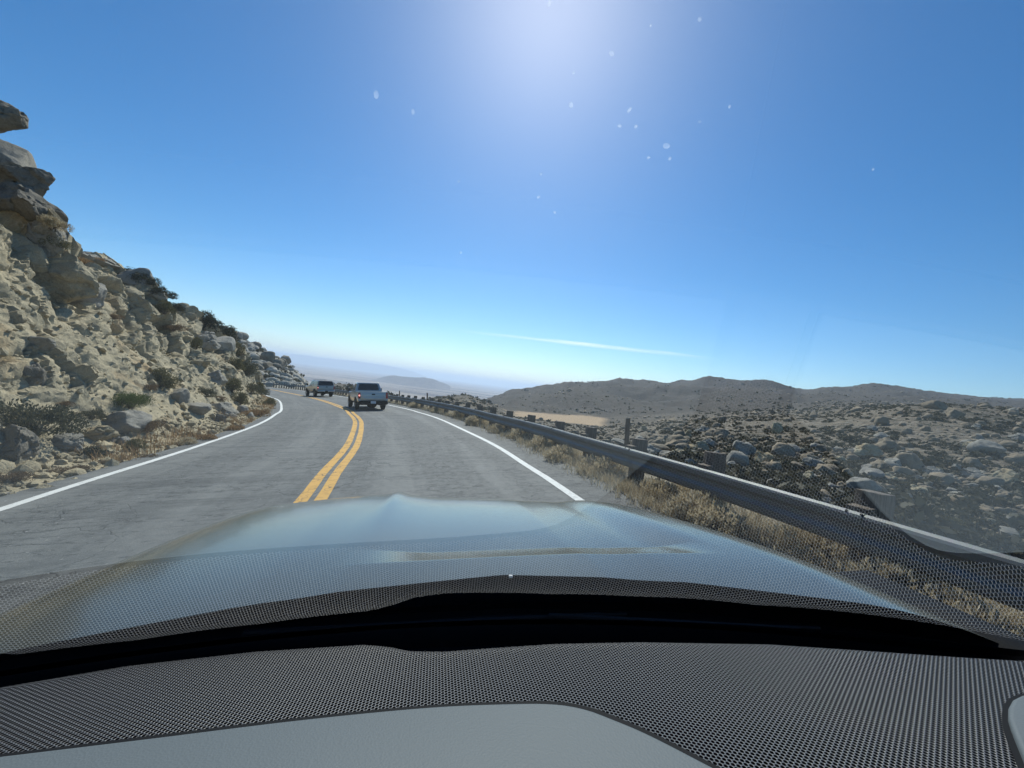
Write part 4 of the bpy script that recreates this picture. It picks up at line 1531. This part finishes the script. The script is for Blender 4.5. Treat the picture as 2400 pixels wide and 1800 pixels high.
# rocks on and under the cut slope: (u, v of the middle, width px, height ratio, kind, depth shift, label)
ROCKS = [
    (-42, 262, 130, .75, 'dark', -.1, 'dark overhanging boulder at the very top of the cliff'),
    (8, 366, 105, .9, 'granite', .2, 'brown rounded boulder under the dark overhanging one on the cliff'),
    (60, 412, 105, .62, 'dark', .3, 'flat dark slab jutting out as a pointed nose from the cliff'),
    (55, 478, 150, .85, 'dark', .3, 'big dark block under the jutting slab high on the cliff'),
    (35, 585, 130, .7, 'granite', .2, 'broad grey block below the dark block on the cliff'),
    (110, 545, 75, 1.3, 'pale', .25, 'pale upright rock face beside the dry grass on the cliff edge'),
    (150, 640, 130, .8, 'granite', .25, 'shaded olive block in the middle of the cliff top'),
    (195, 690, 90, .75, 'granite', .25, 'rounded block under the shaded olive one'),
    (265, 690, 72, .85, 'granite', .2, 'square fractured block below the skyline rocks'),
    (325, 715, 75, .7, 'granite', .2, 'leaning cracked block right of the square fractured one'),
    (225, 606, 90, .5, 'pale', .3, 'flat layered slabs on the skyline behind dry grass'),
    (330, 655, 85, .7, 'granite', .2, 'smooth domed boulder near the skyline under the dark bushes'),
    (375, 690, 36, .8, 'pale', .1, 'small white rounded boulder beside the skyline bushes'),
    (430, 735, 70, .8, 'granite', .15, 'pale fractured outcrop on the skyline left of a dark bush'),
    (470, 795, 80, .55, 'pale', .2, 'long pale slab sloping down right below the outcrop'),
    (500, 780, 60, .8, 'granite', .15, 'smooth grey boulder beside the dark bush on the ridge'),
    (520, 805, 60, .75, 'pale', .2, 'pale boulder with a rounded top below the ridge bush'),
    (455, 845, 90, .5, 'granite', .25, 'smooth ribbed rock in the middle of the slope'),
    (525, 868, 70, .75, 'granite', .2, 'squared grey boulder above the roadside bushes'),
    (500, 885, 50, .8, 'pale', .2, 'pale jagged rock under the squared grey boulder'),
    (30, 1045, 90, 1.0, 'dark', .1, 'dark shaded boulder at the foot of the cliff beside the sage bush'),
    (150, 1040, 92, .62, 'pale', .05, 'pale wedge shaped boulder lying at the foot of the slope'),
    (285, 995, 125, .5, 'granite', .25, 'wide rounded rock under the green bush'),
    (215, 1020, 90, .4, 'granite', .2, 'low flat rock right of the pale wedge boulder'),
    (262, 1026, 26, .9, 'granite', 0, 'small round stone at the foot of the slope'),
    (290, 1038, 26, 1.2, 'pale', 0, 'small upright stone under the wide rounded rock'),
    (395, 1000, 70, .7, 'granite', .25, 'squared rock on the bank beside the dry grass'),
    (520, 970, 75, .65, 'pale', .25, 'pale slanted slab near the road edge in the bend'),
    (570, 968, 26, 2.0, 'granite', 0, 'narrow pointed stone standing near the road edge'),
    (588, 978, 24, 1.3, 'pale', 0, 'small white stone at the road edge beside the pointed one'),
    (505, 985, 42, .7, 'dark', .1, 'dark broken rock at the foot of the bank'),
    (14, 1160, 22, .6, 'pale', 0, 'small white stone by the white line'),
    (350, 890, 60, .6, 'granite', .25, 'half buried rock on the bank above the green bush'),
    (60, 870, 80, .9, 'dark', .3, 'dark fractured ledge in the loose bank'),
    (90, 800, 70, .5, 'pale', .25, 'pale shattered ledge in the loose bank'),
    (410, 930, 60, .6, 'granite', .25, 'grey rock left of the round grey bush'),
    (450, 960, 70, .55, 'granite', .25, 'ribbed rock under the round grey bush'),
    (600, 880, 34, .9, 'granite', .15, 'grey rock among the bushes at the end of the cliff'),
    (560, 830, 40, .7, 'granite', .15, 'grey boulder at the right end of the near cliff'),
]
BK = {'granite': 0, 'dark': 0, 'pale': 0, 'field': 0}
for u, v, w_, hr, kind, sh, lab in ROCKS:
    loc, nv, dist = on_cliff(u, v)
    if loc is None:
        for dv_ in range(6, 420, 6):
            loc, nv, dist = on_cliff(u, v + dv_)
            if loc is not None:
                break
        if loc is None:
            print('NO HIT rock', u, v)
            continue
        rr_ = ray(u, v, AR)
        loc = CAMR + rr_ * (loc.y / rr_.y + .3)
    dep = loc.y
    half_ = w_ * .56 / F * dep / max(.6, 1)
    me = BP[kind][BK[kind] % 5] if any(q_ in lab for q_ in ('round', 'dome', 'stone')) and kind != 'dark' else CG[kind][BK[kind] % 4]
    BK[kind] += 1
    o = link('boulder', me, None)
    into = (loc - CAMR).normalized()
    p = loc + Vector((into.x, into.y, 0)) * half_ * sh * 1.6 - Vector((0, 0, half_ * hr * .15))
    o.matrix_world = W @ Matrix.Translation(p) @ Matrix.Rotation(R(-18) if hr < .9 else 0, 4, 'Y') @ Matrix.Rotation(random.uniform(0, 6.28), 4, 'Z') @ Matrix.Diagonal((half_, half_, half_ * min(hr, 1.6) * 1.25, 1))
    tag(o, lab, 'boulder', 'rocks on the cut slope')

# ------------------------------------------------------------------ shrubs
def shrub_meshes(seed, n, leaf, shape, clumps=9, spiky=0.0, stems=26, sparse=.25):
    rg = np.random.default_rng(seed)
    cc = rg.normal(size=(clumps, 3))
    cc /= np.linalg.norm(cc, axis=1)[:, None]
    cc = cc * rg.uniform(.35, .8, (clumps, 1))
    cc[:, 2] = np.abs(cc[:, 2]) * .8 + .25
    cr = rg.uniform(.28, .52, clumps)
    k = rg.integers(0, clumps, n)
    dr_ = rg.normal(size=(n, 3))
    dr_ /= np.linalg.norm(dr_, axis=1)[:, None]
    P = cc[k] + dr_ * (cr[k] * rg.uniform(.35, 1.05, n) ** .6)[:, None]
    keep = (P[:, 2] > .02) & (fbm(P * 3.5, 3, seed) > -.45 + sparse * .6)
    P, dr_ = P[keep], dr_[keep]
    n = len(P)
    up = np.array([0, 0, 1.0])
    outw = P / (np.linalg.norm(P, axis=1)[:, None] + 1e-6)
    ax = outw * .8 + up * (.5 + spiky) + rg.normal(size=(n, 3)) * .45
    ax /= np.linalg.norm(ax, axis=1)[:, None]
    sd_ = np.cross(ax, rg.normal(size=(n, 3)))
    sd_ /= np.linalg.norm(sd_, axis=1)[:, None] + 1e-9
    L = leaf * rg.uniform(.6, 1.4, n)[:, None]
    Wd = L * (.28 if spiky < .5 else .12)
    a = P - ax * L * .5
    b = P + sd_ * Wd
    c = P + ax * L * .5
    d_ = P - sd_ * Wd
    V = np.stack([a, b, c, d_], 1).reshape(-1, 3) * np.array(shape)
    Fc = np.arange(n * 4).reshape(-1, 4)
    leaf_me = mesh('foliage', V, Fc)
    # stems
    Vs, Fs = [], []
    for j in range(stems):
        tgt = cc[j % clumps] * np.array(shape) + rg.normal(size=3) * .12
        m_ = tgt * .5 + np.array([0, 0, .08]) + rg.normal(size=3) * .05
        pts = [np.array([rg.normal() * .04, rg.normal() * .04, -.08]), m_, tgt * 1.02]
        rad = [.022, .014, .005]
        b0 = len(Vs)
        for p_, r_ in zip(pts, rad):
            for q in range(3):
                an = q * 2.094
                Vs.append(p_ + np.array([math.cos(an) * r_, math.sin(an) * r_, 0]))
        for s in range(2):
            for q in range(3):
                Fs.append((b0 + s * 3 + q, b0 + s * 3 + (q + 1) % 3, b0 + s * 3 + 3 + (q + 1) % 3, b0 + s * 3 + 3 + q))
    stem_me = mesh('stems', np.array(Vs), Fs)
    return leaf_me, stem_me


def proto(mat, *a, **k):
    l, s = shrub_meshes(*a, **k)
    l.materials.append(M[mat])
    s.materials.append(M['twig'])
    return l, s


SP = {
    'sage': proto('sage', 1, 5200, .075, (1, 1, .95), clumps=14, sparse=.35, spiky=.3),
    'green': proto('green', 2, 6500, .085, (1, .9, .8), clumps=13, sparse=.2, spiky=.7),
    'dark': proto('dark', 3, 4200, .085, (1, 1, .85), clumps=11, sparse=.25),
    'olive': proto('olive', 4, 4200, .085, (1, .9, .85), clumps=11, sparse=.3, spiky=.3),
    'brown': proto('brown', 5, 3600, .10, (1, 1, .75), clumps=10, sparse=.4, spiky=.6, stems=40),
    'straw': proto('straw', 6, 3600, .16, (1, 1, .8), clumps=9, sparse=.2, spiky=1.1, stems=40),
    'rust': proto('rust', 7, 2600, .17, (1, 1, .7), clumps=9, sparse=.3, spiky=1.2, stems=30),
}


def shrub(name, kind, Mx, label, group):
    o = bpy.data.objects.new(name, None)
    COL.objects.link(o)
    o.empty_display_size = .2
    o.matrix_world = Mx
    tag(o, label, 'grass tuft' if 'grass' in name else 'shrub', group)
    for nm, me in zip(('foliage', 'stems'), SP[kind]):
        link(nm, me, None, parent=o)
    return o


SHR = [
    (308, 925, 105, .62, 'green', 'shrub', 'bright green shrub on the bank, the only green one'),
    (350, 985, 90, .6, 'brown', 'shrub', 'dry brown shrub just below the bright green one'),
    (75, 965, 170, .75, 'sage', 'shrub', 'large grey sage bush at the foot of the cliff'),
    (25, 1105, 100, .6, 'brown', 'shrub', 'dry brown shrub beside the white line, left of the wedge boulder'),
    (215, 1055, 66, .65, 'dark', 'shrub', 'small dark green shrub right of the pale wedge boulder'),
    (318, 1040, 62, .7, 'olive', 'shrub', 'olive shrub under the wide rounded rock'),
    (345, 1065, 50, .6, 'brown', 'shrub', 'low brittle shrub by the white line in front of the olive one'),
    (170, 1090, 85, .5, 'brown', 'shrub', 'low twiggy shrub on the sandy shoulder'),
    (215, 965, 62, .6, 'sage', 'shrub', 'grey twiggy shrub between the sage bush and the wide rock'),
    (150, 940, 44, .7, 'brown', 'shrub', 'small brown shrub above the sage bush'),
    (380, 880, 66, 1.0, 'olive', 'shrub', 'tall olive shrub on the bank above the green one'),
    (350, 900, 40, .9, 'brown', 'shrub', 'brown shrub beside the tall olive one'),
    (480, 915, 44, .9, 'sage', 'shrub', 'round grey bush in the middle of the bank'),
    (515, 928, 40, .7, 'brown', 'shrub', 'brown shrub right of the round grey bush'),
    (265, 735, 50, .6, 'brown', 'shrub', 'twiggy shrub under the square fractured block'),
    (385, 715, 50, .9, 'olive', 'shrub', 'olive shrub under the white rounded boulder'),
    (460, 800, 46, .9, 'olive', 'shrub', 'olive shrub in the crack of the long pale slab'),
    (405, 760, 55, .6, 'brown', 'shrub', 'dry shrub under the skyline outcrop'),
    (300, 622, 62, .7, 'dark', 'shrub', 'dark bush on the skyline, first above the domed boulder'),
    (340, 650, 62, .7, 'dark', 'shrub', 'dark bush on the skyline, second above the domed boulder'),
    (380, 680, 56, .7, 'dark', 'shrub', 'dark bush on the skyline behind the white boulder'),
    (410, 698, 50, .6, 'dark', 'shrub', 'small dark bush on the skyline left of the outcrop'),
    (478, 742, 66, .9, 'dark', 'shrub', 'tall dark bush on the ridge right of the outcrop'),
    (512, 762, 66, .8, 'dark', 'shrub', 'wide dark bush on the ridge, lower than the tall one'),
    (540, 785, 54, .8, 'dark', 'shrub', 'lowest dark bush at the end of the ridge'),
    (555, 815, 60, .8, 'olive', 'shrub', 'olive bush below the end of the ridge'),
    (548, 850, 56, .8, 'olive', 'shrub', 'olive bush beside the squared grey boulder'),
    (575, 858, 56, .9, 'sage', 'shrub', 'grey bush under the end of the ridge'),
    (545, 898, 62, .8, 'olive', 'shrub', 'olive bush above the pointed stone'),
    (585, 905, 60, .8, 'sage', 'shrub', 'grey green bush above the rusty grass'),
    (560, 930, 56, .8, 'olive', 'shrub', 'olive bush beside the pointed stone'),
    (606, 905, 40, .9, 'olive', 'shrub', 'olive bush overhanging the far end of the bank'),
    (615, 915, 34, .9, 'sage', 'shrub', 'grey bush hanging over the road where the white line ends'),
    (632, 940, 40, .8, 'olive', 'shrub', 'yellowish bush right against the white line in the bend'),
    (600, 960, 60, .7, 'rust', 'dry_grass', 'rusty dry grass beside the small white stone'),
    (548, 1005, 60, .6, 'rust', 'dry_grass', 'rusty dry grass at the foot of the slanted slab'),
    (425, 1030, 66, .6, 'straw', 'dry_grass', 'straw coloured grass at the road edge below the squared rock'),
    (480, 1018, 66, .6, 'rust', 'dry_grass', 'dry grass at the road edge in the middle of the bank'),
    (118, 515, 62, .75, 'straw', 'dry_grass', 'straw grass hanging from the ledge beside the pale rock face'),
    (128, 560, 60, .8, 'olive', 'dry_grass', 'yellow green grass under the hanging straw grass'),
    (195, 575, 50, .6, 'rust', 'dry_grass', 'wispy brown grass on the skyline'),
    (235, 605, 40, .5, 'rust', 'dry_grass', 'wispy grass on the skyline right of the brown one'),
]
for u, v, w_, hr, kind, nm, lab in SHR:
    loc, nv, dist = on_cliff(u, v + w_ * hr * .35)
    if loc is None:
        for dv_ in range(4, 200, 4):
            loc, nv, dist = on_cliff(u, v + dv_)
            if loc is not None:
                break
    if loc is None:
        print('NO HIT', u, v)
        continue
    half_ = w_ * .50 / F * loc.y
    Mx = W @ Matrix.Translation(loc - Vector((0, 0, half_ * .12)) - ray(u, v, AR).normalized() * half_ * .25) @ Matrix.Rotation(random.uniform(0, 6.28), 4, 'Z') @ Matrix.Diagonal((half_, half_, half_ * hr * 1.35, 1))
    shrub(nm, kind, Mx, lab, 'plants on the cut slope')

# clumps of bleached brush between the rail posts
for k, (y, o_, w_) in enumerate(((1.7, 1.55, .36), (2.3, 1.3, .38), (3.0, 1.25, .42), (3.6, 1.45, .40), (4.3, 1.15, .45), (5.5, 1.2, .40), (6.9, 1.05, .46), (8.3, 1.0, .42), (9.6, 1.15, .44), (11.2, 1.0, .45), (13.0, 1.1, .45), (15.2, 1.0, .5), (18, 1.0, .5), (21.5, 1.05, .5), (26, 1.1, .55))):
    i = int(np.argmin(np.abs(off(RO)[:, 1] - y)))
    p = off(DR + o_)[i]
    shrub('dry_brush', 'straw', W @ Matrix.Translation((p[0], p[1], p[2] - .05)) @ Matrix.Rotation(k * 1.9, 4, 'Z') @ Matrix.Diagonal((w_, w_ * 1.3, w_ * .95, 1)),
          'bleached dry brush growing under the guardrail at the road edge', 'dry brush under the guardrail')

# ------------------------------------------------------------------ grass and rubble
def blades(P, h, wd_, lean, seed):
    rg = np.random.default_rng(seed)
    n = len(P)
    a = rg.uniform(0, 6.283, n)
    dx = np.stack([np.cos(a), np.sin(a), np.zeros(n)], 1)
    sx = np.stack([-np.sin(a), np.cos(a), np.zeros(n)], 1)
    H = (h * rg.uniform(.45, 1.3, n))[:, None]
    Ln = (lean * rg.uniform(.1, 1.3, n))[:, None] * H
    up = np.array([0, 0, 1.0])
    m_ = P + up * H * .6 + dx * Ln * .35
    tp = P + up * H + dx * Ln
    w = wd_ * rg.uniform(.6, 1.3, n)[:, None]
    V = np.stack([P - sx * w, P + sx * w, m_ + sx * w * .8, m_ - sx * w * .8, tp], 1).reshape(-1, 3)
    b = np.arange(n)[:, None] * 5
    F4 = (b + np.array([[0, 1, 2, 3]])).tolist()
    F3 = (b + np.array([[3, 2, 4]])).tolist()
    return V, F4 + F3


rg = np.random.default_rng(5)
PP = []
for k in range(8500):
    y = math.exp(rg.uniform(math.log(1.0), math.log(70)))
    i = int(np.argmin(np.abs(off(RO)[:, 1] - y)))
    o_ = DR[i] + .80 + abs(rg.normal()) * .45 + .1
    c = C2[i] + NR[i] * o_ + rg.normal(size=2) * .2
    if vnoise(np.array([[c[0] * .9, c[1] * .9, 3]]), 4)[0] < -.45:
        continue
    z = float(road_z(y)) - .02 - max(0, o_ - DR[i] - 1.8) * .35
    m_ = int(rg.integers(4, 10))
    q = np.c_[c + rg.normal(size=(m_, 2)) * .045, np.full(m_, z)]
    PP.append(q)
PP = np.vstack(PP)
V, Fc = blades(PP, .17, .0045, .8, 3)
tag(link('dry_grass', mesh('dry_grass', V, Fc), M['straw'], frame=W), kind='stuff')
PP = []
Pg = P4.reshape(NS, NTt, 3)
for k in range(1500):
    i = int(rg.integers(0, NS))
    j = int(abs(rg.normal()) * 14) + 4
    if j >= NTt or Pg[i, j, 1] < 7:
        continue
    if vnoise(Pg[i, j][None] * .55, 14)[0] < .0:
        continue
    m_ = int(rg.integers(4, 9))
    PP.append(Pg[i, j] + np.c_[rg.normal(size=(m_, 2)) * .06, np.full(m_, -.03)])
PP = np.vstack(PP)
V, Fc = blades(PP, .24, .006, .7, 4)
tag(link('roadside_grass', mesh('roadside_grass', V, Fc), M['rust'], frame=W), kind='stuff')


def merged_rocks(name, spots, mat, sub, kindtag, seed):
    bm = bmesh.new()
    bmesh.ops.create_icosphere(bm, subdivisions=sub, radius=1)
    base = np.array([v.co[:] for v in bm.verts])
    fcs = np.array([[v.index for v in f.verts] for f in bm.faces])
    bm.free()
    rg = np.random.default_rng(seed)
    Vs, Fs = [], []
    vars_ = []
    for k in range(8):
        b = base * np.array([1, rg.uniform(.7, 1.1), rg.uniform(.55, .85)])
        for c in range(7):
            n_ = rg.normal(size=3)
            n_ /= np.linalg.norm(n_)
            s_ = b @ n_ - rg.uniform(.5, .8)
            b = b - np.where(s_ > 0, s_ * .9, 0)[:, None] * n_
        vars_.append(b)
    for k, (p, r_) in enumerate(spots):
        a_ = rg.uniform(0, 6.28)
        Rz = np.array([[math.cos(a_), -math.sin(a_), 0], [math.sin(a_), math.cos(a_), 0], [0, 0, 1]])
        Vs.append((vars_[k % 8] @ Rz.T) * r_ + np.array(p))
        Fs.append(fcs + k * len(base))
    me = mesh(name, np.vstack(Vs), np.vstack(Fs), smooth=True, sharp=40)
    o = link(name, me, mat)
    return tag(o, kind=kindtag)


sp = []
for k in range(7500):
    i = int(rg.integers(0, NS))
    j = int(rg.uniform(2, 170)) if rg.random() < .65 else int(rg.uniform(2, 40))
    p = Pg[i, j]
    if rocky.reshape(NS, NTt)[i, j] > .45 and j > 42:
        continue
    s_ = float(np.clip(rg.lognormal(-3.2, .65), .015, .2))
    q = W @ Vector((p[0] + rg.normal() * .05, p[1] + rg.normal() * .05, p[2] + s_ * .15))
    sp.append((q, s_))
merged_rocks('loose_stones', sp, M['cliff'], 1, 'stuff', 11)

# ------------------------------------------------------------------ boulder field and scrub on the right, boulder hill on the left
cand = []
rg = np.random.default_rng(21)
railU = np.array([900, 1000, 1150, 1374, 1550, 1700, 2016, 2400, 2800])
railV = np.array([930, 945, 977, 1030, 1083, 1125, 1220, 1331, 1450])
for k in range(10500):
    u = rg.uniform(1120, 2750)
    dep = math.exp(rg.uniform(math.log(20), math.log(330)))
    p = on_valley(u, dep)
    if p is None:
        continue
    cl = vnoise(np.array([[p.x * .05, p.y * .05, 0]]), 31)[0] + .6 * vnoise(np.array([[p.x * .2, p.y * .2, 0]]), 32)[0]
    if cl < -.05 and rg.random() < .8:
        continue
    s_ = float(np.clip(rg.lognormal(-1.2, .78), .14, 2.4)) * (1 if dep > 45 else .65)
    if u < 1500 and dep < 120:
        s_ *= .75
    px = s_ * 2 * F / dep
    vv = 905 - ((p - CAM).dot(AW[2]) + s_ * .5) / (p.y - CAM.y) * F
    vis = u < 2420 and vv < np.interp(u, railU, railV) and vv > 850
    if vis:
        dr_ = (p + Vector((0, 0, s_ * .6))) - CAM
        h = VB.ray_cast(CAM + dr_.normalized() * 8, dr_.normalized())
        vis = h[0] is None or (h[0] - CAM).length > dr_.length - s_ * 2 - 1
    cand.append((px if vis else px * .01, p, s_, u, dep, vis))
hand = [(2180, 126, 2.9, 'big flat topped boulder crowning the boulder slope'), (2330, 48, 1.5, 'large rounded boulder half hidden in shade at the right of the slope'),
        (1830, 44, 1.05, 'long pale boulder just above the guardrail'), (2075, 52, 1.6, 'pale slab sided boulder left of a pair of domed ones'),
        (2125, 50, 1.35, 'domed boulder with a bright top, left one of a pair'), (2215, 47, 1.45, 'wide domed boulder in the middle of the slope'),
        (1440, 62, 1.5, 'domed boulder behind the last big rail post'), (2285, 60, 1.3, 'pale boulder above the large shaded one')]
placed = []
for u, dep, s_, lab in hand:
    p = on_valley(u, dep)
    o = link('boulder', BP['field'][len(placed) % 5], None)
    o.matrix_world = Matrix.Translation(p + Vector((0, 0, s_ * .25))) @ Matrix.Rotation(random.uniform(0, 6.28), 4, 'Z') @ Matrix.Diagonal((s_ * 1.15, s_, s_ * .9, 1))
    tag(o, lab, 'boulder', 'boulders on the slope beyond the guardrail')
    placed.append(p)
cand.sort(key=lambda c: -c[0])
big = [c for c in cand if c[5]][:250]
ids = {id(c) for c in big}
for k, (px, p, s_, u, dep, vis) in enumerate(big):
    kd = 'field' if rg.random() < .8 else 'granite'
    o = link('boulder', BP[kd][int(rg.integers(0, 5))] if rg.random() < .6 else CG[('granite', 'pale')[k % 2]][int(rg.integers(0, 4))], None)
    o.matrix_world = Matrix.Translation(p + Vector((0, 0, s_ * rg.uniform(.1, .4)))) @ rot3() @ Matrix.Diagonal((s_, s_ * rg.uniform(.8, 1.1), s_ * rg.uniform(.7, 1.0), 1))
    near = 'low on the slope, close beyond the guardrail' if dep < 55 else ('halfway up the scrubby slope beyond the guardrail' if dep < 105 else 'near the crest of the slope beyond the guardrail')
    szw = 'large' if s_ > 1.2 else ('middling' if s_ > .65 else 'small')
    tag(o, f'{szw} weathered granite boulder {near}', 'boulder', f'{szw} boulders {near}')
rest = [(c[1] + Vector((0, 0, c[2] * .25)), c[2]) for c in cand if id(c) not in ids]
merged_rocks('boulders', rest, M['fieldrock'], 2, 'stuff', 12)
sp = []
for k in range(5000):
    u = rg.uniform(960, 2600)
    dep = math.exp(rg.uniform(math.log(260), math.log(2200)))
    p = on_valley(u, dep)
    if p is None or (vnoise(np.array([[p.x * .012, p.y * .012, 0]]), 35)[0] < .0):
        continue
    if 1170 < u < 1440 and 400 < dep < 740:
        continue
    s_ = float(np.clip(rg.lognormal(.0, .5), .5, 3.6)) * (1 + dep / 900)
    sp.append((p + Vector((0, 0, s_ * .1)), s_))
merged_rocks('far_boulders', sp, M['fieldrock'], 1, 'stuff', 13)


def scrub_mass(name, spots, mat, seed, leaves=46, leaf=.30):
    rg = np.random.default_rng(seed)
    n = len(spots)
    C = np.repeat(np.array([s[0][:] for s in spots]), leaves, 0)
    Rr = np.repeat(np.array([s[1] for s in spots]), leaves)[:, None]
    d_ = rg.normal(size=(n * leaves, 3))
    d_ /= np.linalg.norm(d_, axis=1)[:, None]
    d_[:, 2] = np.abs(d_[:, 2]) * .75
    P = C + d_ * Rr * rg.uniform(.3, 1, (n * leaves, 1)) ** .5
    a = rg.normal(size=P.shape)
    a /= np.linalg.norm(a, axis=1)[:, None]
    b = np.cross(a, rg.normal(size=P.shape))
    b /= np.linalg.norm(b, axis=1)[:, None]
    L = Rr * leaf * rg.uniform(.6, 1.4, (len(P), 1))
    V = np.stack([P - a * L, P + b * L * .6, P + a * L, P - b * L * .6], 1).reshape(-1, 3)
    o = link(name, mesh(name, V, np.arange(len(P) * 4).reshape(-1, 4)), mat)
    return tag(o, kind='stuff')


sp = []
scr = []
for k in range(9500):
    u = rg.uniform(1120, 2750)
    dep = math.exp(rg.uniform(math.log(16), math.log(420)))
    p = on_valley(u, dep)
    if p is None or vnoise(np.array([[p.x * .06, p.y * .06, 0]]), 36)[0] < -.3:
        continue
    s_ = float(np.clip(rg.lognormal(-.6, .45), .25, 1.6))
    sp.append((p, s_))
    if dep < 110 and u < 2400 and s_ > .95:
        scr.append((s_ / dep, p, s_, u, dep))
scrub_mass('scrub', sp, M['scrub'], 14)
scr.sort(key=lambda c: -c[0])
for k, (_, p, s_, u, dep) in enumerate(scr[:60]):
    kd = ('dark', 'sage', 'olive', 'dark')[k % 4]
    lab = {'dark': 'dark green bush among the boulders beyond the guardrail', 'sage': 'grey sage bush among the boulders beyond the guardrail',
           'olive': 'olive bush among the boulders beyond the guardrail'}[kd]
    shrub('shrub', kd, Matrix.Translation(p + Vector((rg.normal() * 2, rg.normal() * 2, -.1))) @ Matrix.Rotation(rg.uniform(0, 6.28), 4, 'Z') @ Matrix.Diagonal((s_, s_, s_ * .8, 1)),
          lab, lab.replace('bush', 'bushes'))
sp = []
for k in range(7000):
    u = rg.uniform(760, 2600)
    dep = math.exp(rg.uniform(math.log(300), math.log(2200)))
    p = on_valley(u, dep)
    if p is None or (1170 < u < 1440 and 400 < dep < 740 and rg.random() < .97):
        continue
    if vnoise(np.array([[p.x * .008, p.y * .008, 0]]), 38)[0] + .7 * vnoise(np.array([[p.x * .03, p.y * .03, 0]]), 39)[0] < -.12:
        continue
    sp.append((p, float(rg.lognormal(.2, .45)) * (1 + dep / 1200)))
scrub_mass('far_scrub', sp, M['scrub'], 15, leaves=9, leaf=.5)

# left hill
def on_hill(u, v):
    d_ = ray(u, v, AW).normalized()
    return HB.ray_cast(CAM, d_)[0]


for u, v, w_, hr, kd, lab in ((625, 838, 34, 1.1, 'dark', 'huge dark rounded boulder standing on the hill behind the far guardrail'),
                              (651, 852, 30, 1.0, 'dark', 'second dark boulder leaning against the huge one on the far hill'),
                              (595, 850, 34, .5, 'granite', 'flat slab left of the huge dark boulder on the far hill'),
                              (590, 862, 30, .4, 'pale', 'pale flat slab under the other slab on the far hill'),
                              (635, 868, 32, .6, 'pale', 'pale domed rock in front of the huge dark boulder'),
                              (668, 880, 26, .7, 'granite', 'grey boulder low on the far hill near the guardrail'),
                              (560, 800, 28, .5, 'pale', 'pale slab high on the far hill')):
    p = on_hill(u, v + w_ * hr * .3)
    if p is None:
        continue
    s_ = w_ * .55 / F * (p.y - CAM.y)
    o = link('boulder', BP[kd][int(rg.integers(0, 5))], None)
    o.matrix_world = Matrix.Translation(p + Vector((0, .2 * s_, s_ * hr * .3))) @ Matrix.Rotation(rg.uniform(0, 6), 4, 'Z') @ Matrix.Diagonal((s_, s_, s_ * hr * 1.2, 1))
    tag(o, lab, 'boulder', 'boulders on the far hill')
sp, sp2 = [], []
for k in range(900):
    u = rg.uniform(480, 720)
    v = rg.uniform(770, 905)
    p = on_hill(u, v)
    if p is None:
        continue
    if rg.random() < .72:
        sp.append((p + Vector((0, 0, .15)), float(np.clip(rg.lognormal(-.2, .5), .4, 2.2)) * (p - CAM).length / 130))
    else:
        sp2.append((p, float(rg.uniform(.6, 1.6))))
sp.sort(key=lambda s: -s[1])
for k, (p, s_) in enumerate(sp[:40]):
    o = link('boulder', BP[('granite', 'pale', 'field', 'dark')[k % 4]][k % 5], None)
    o.matrix_world = Matrix.Translation(p + Vector((0, 0, s_ * .2))) @ rot3() @ Matrix.Diagonal((s_, s_ * .9, s_ * .8, 1))
    tag(o, 'jumbled granite boulder on the hill behind the far guardrail', 'boulder', 'jumbled boulders on the far hill')
merged_rocks('hill_rubble', sp[40:], M['palerock'], 2, 'stuff', 16)
scrub_mass('hill_scrub', sp2, M['scrub'], 17, leaves=40)
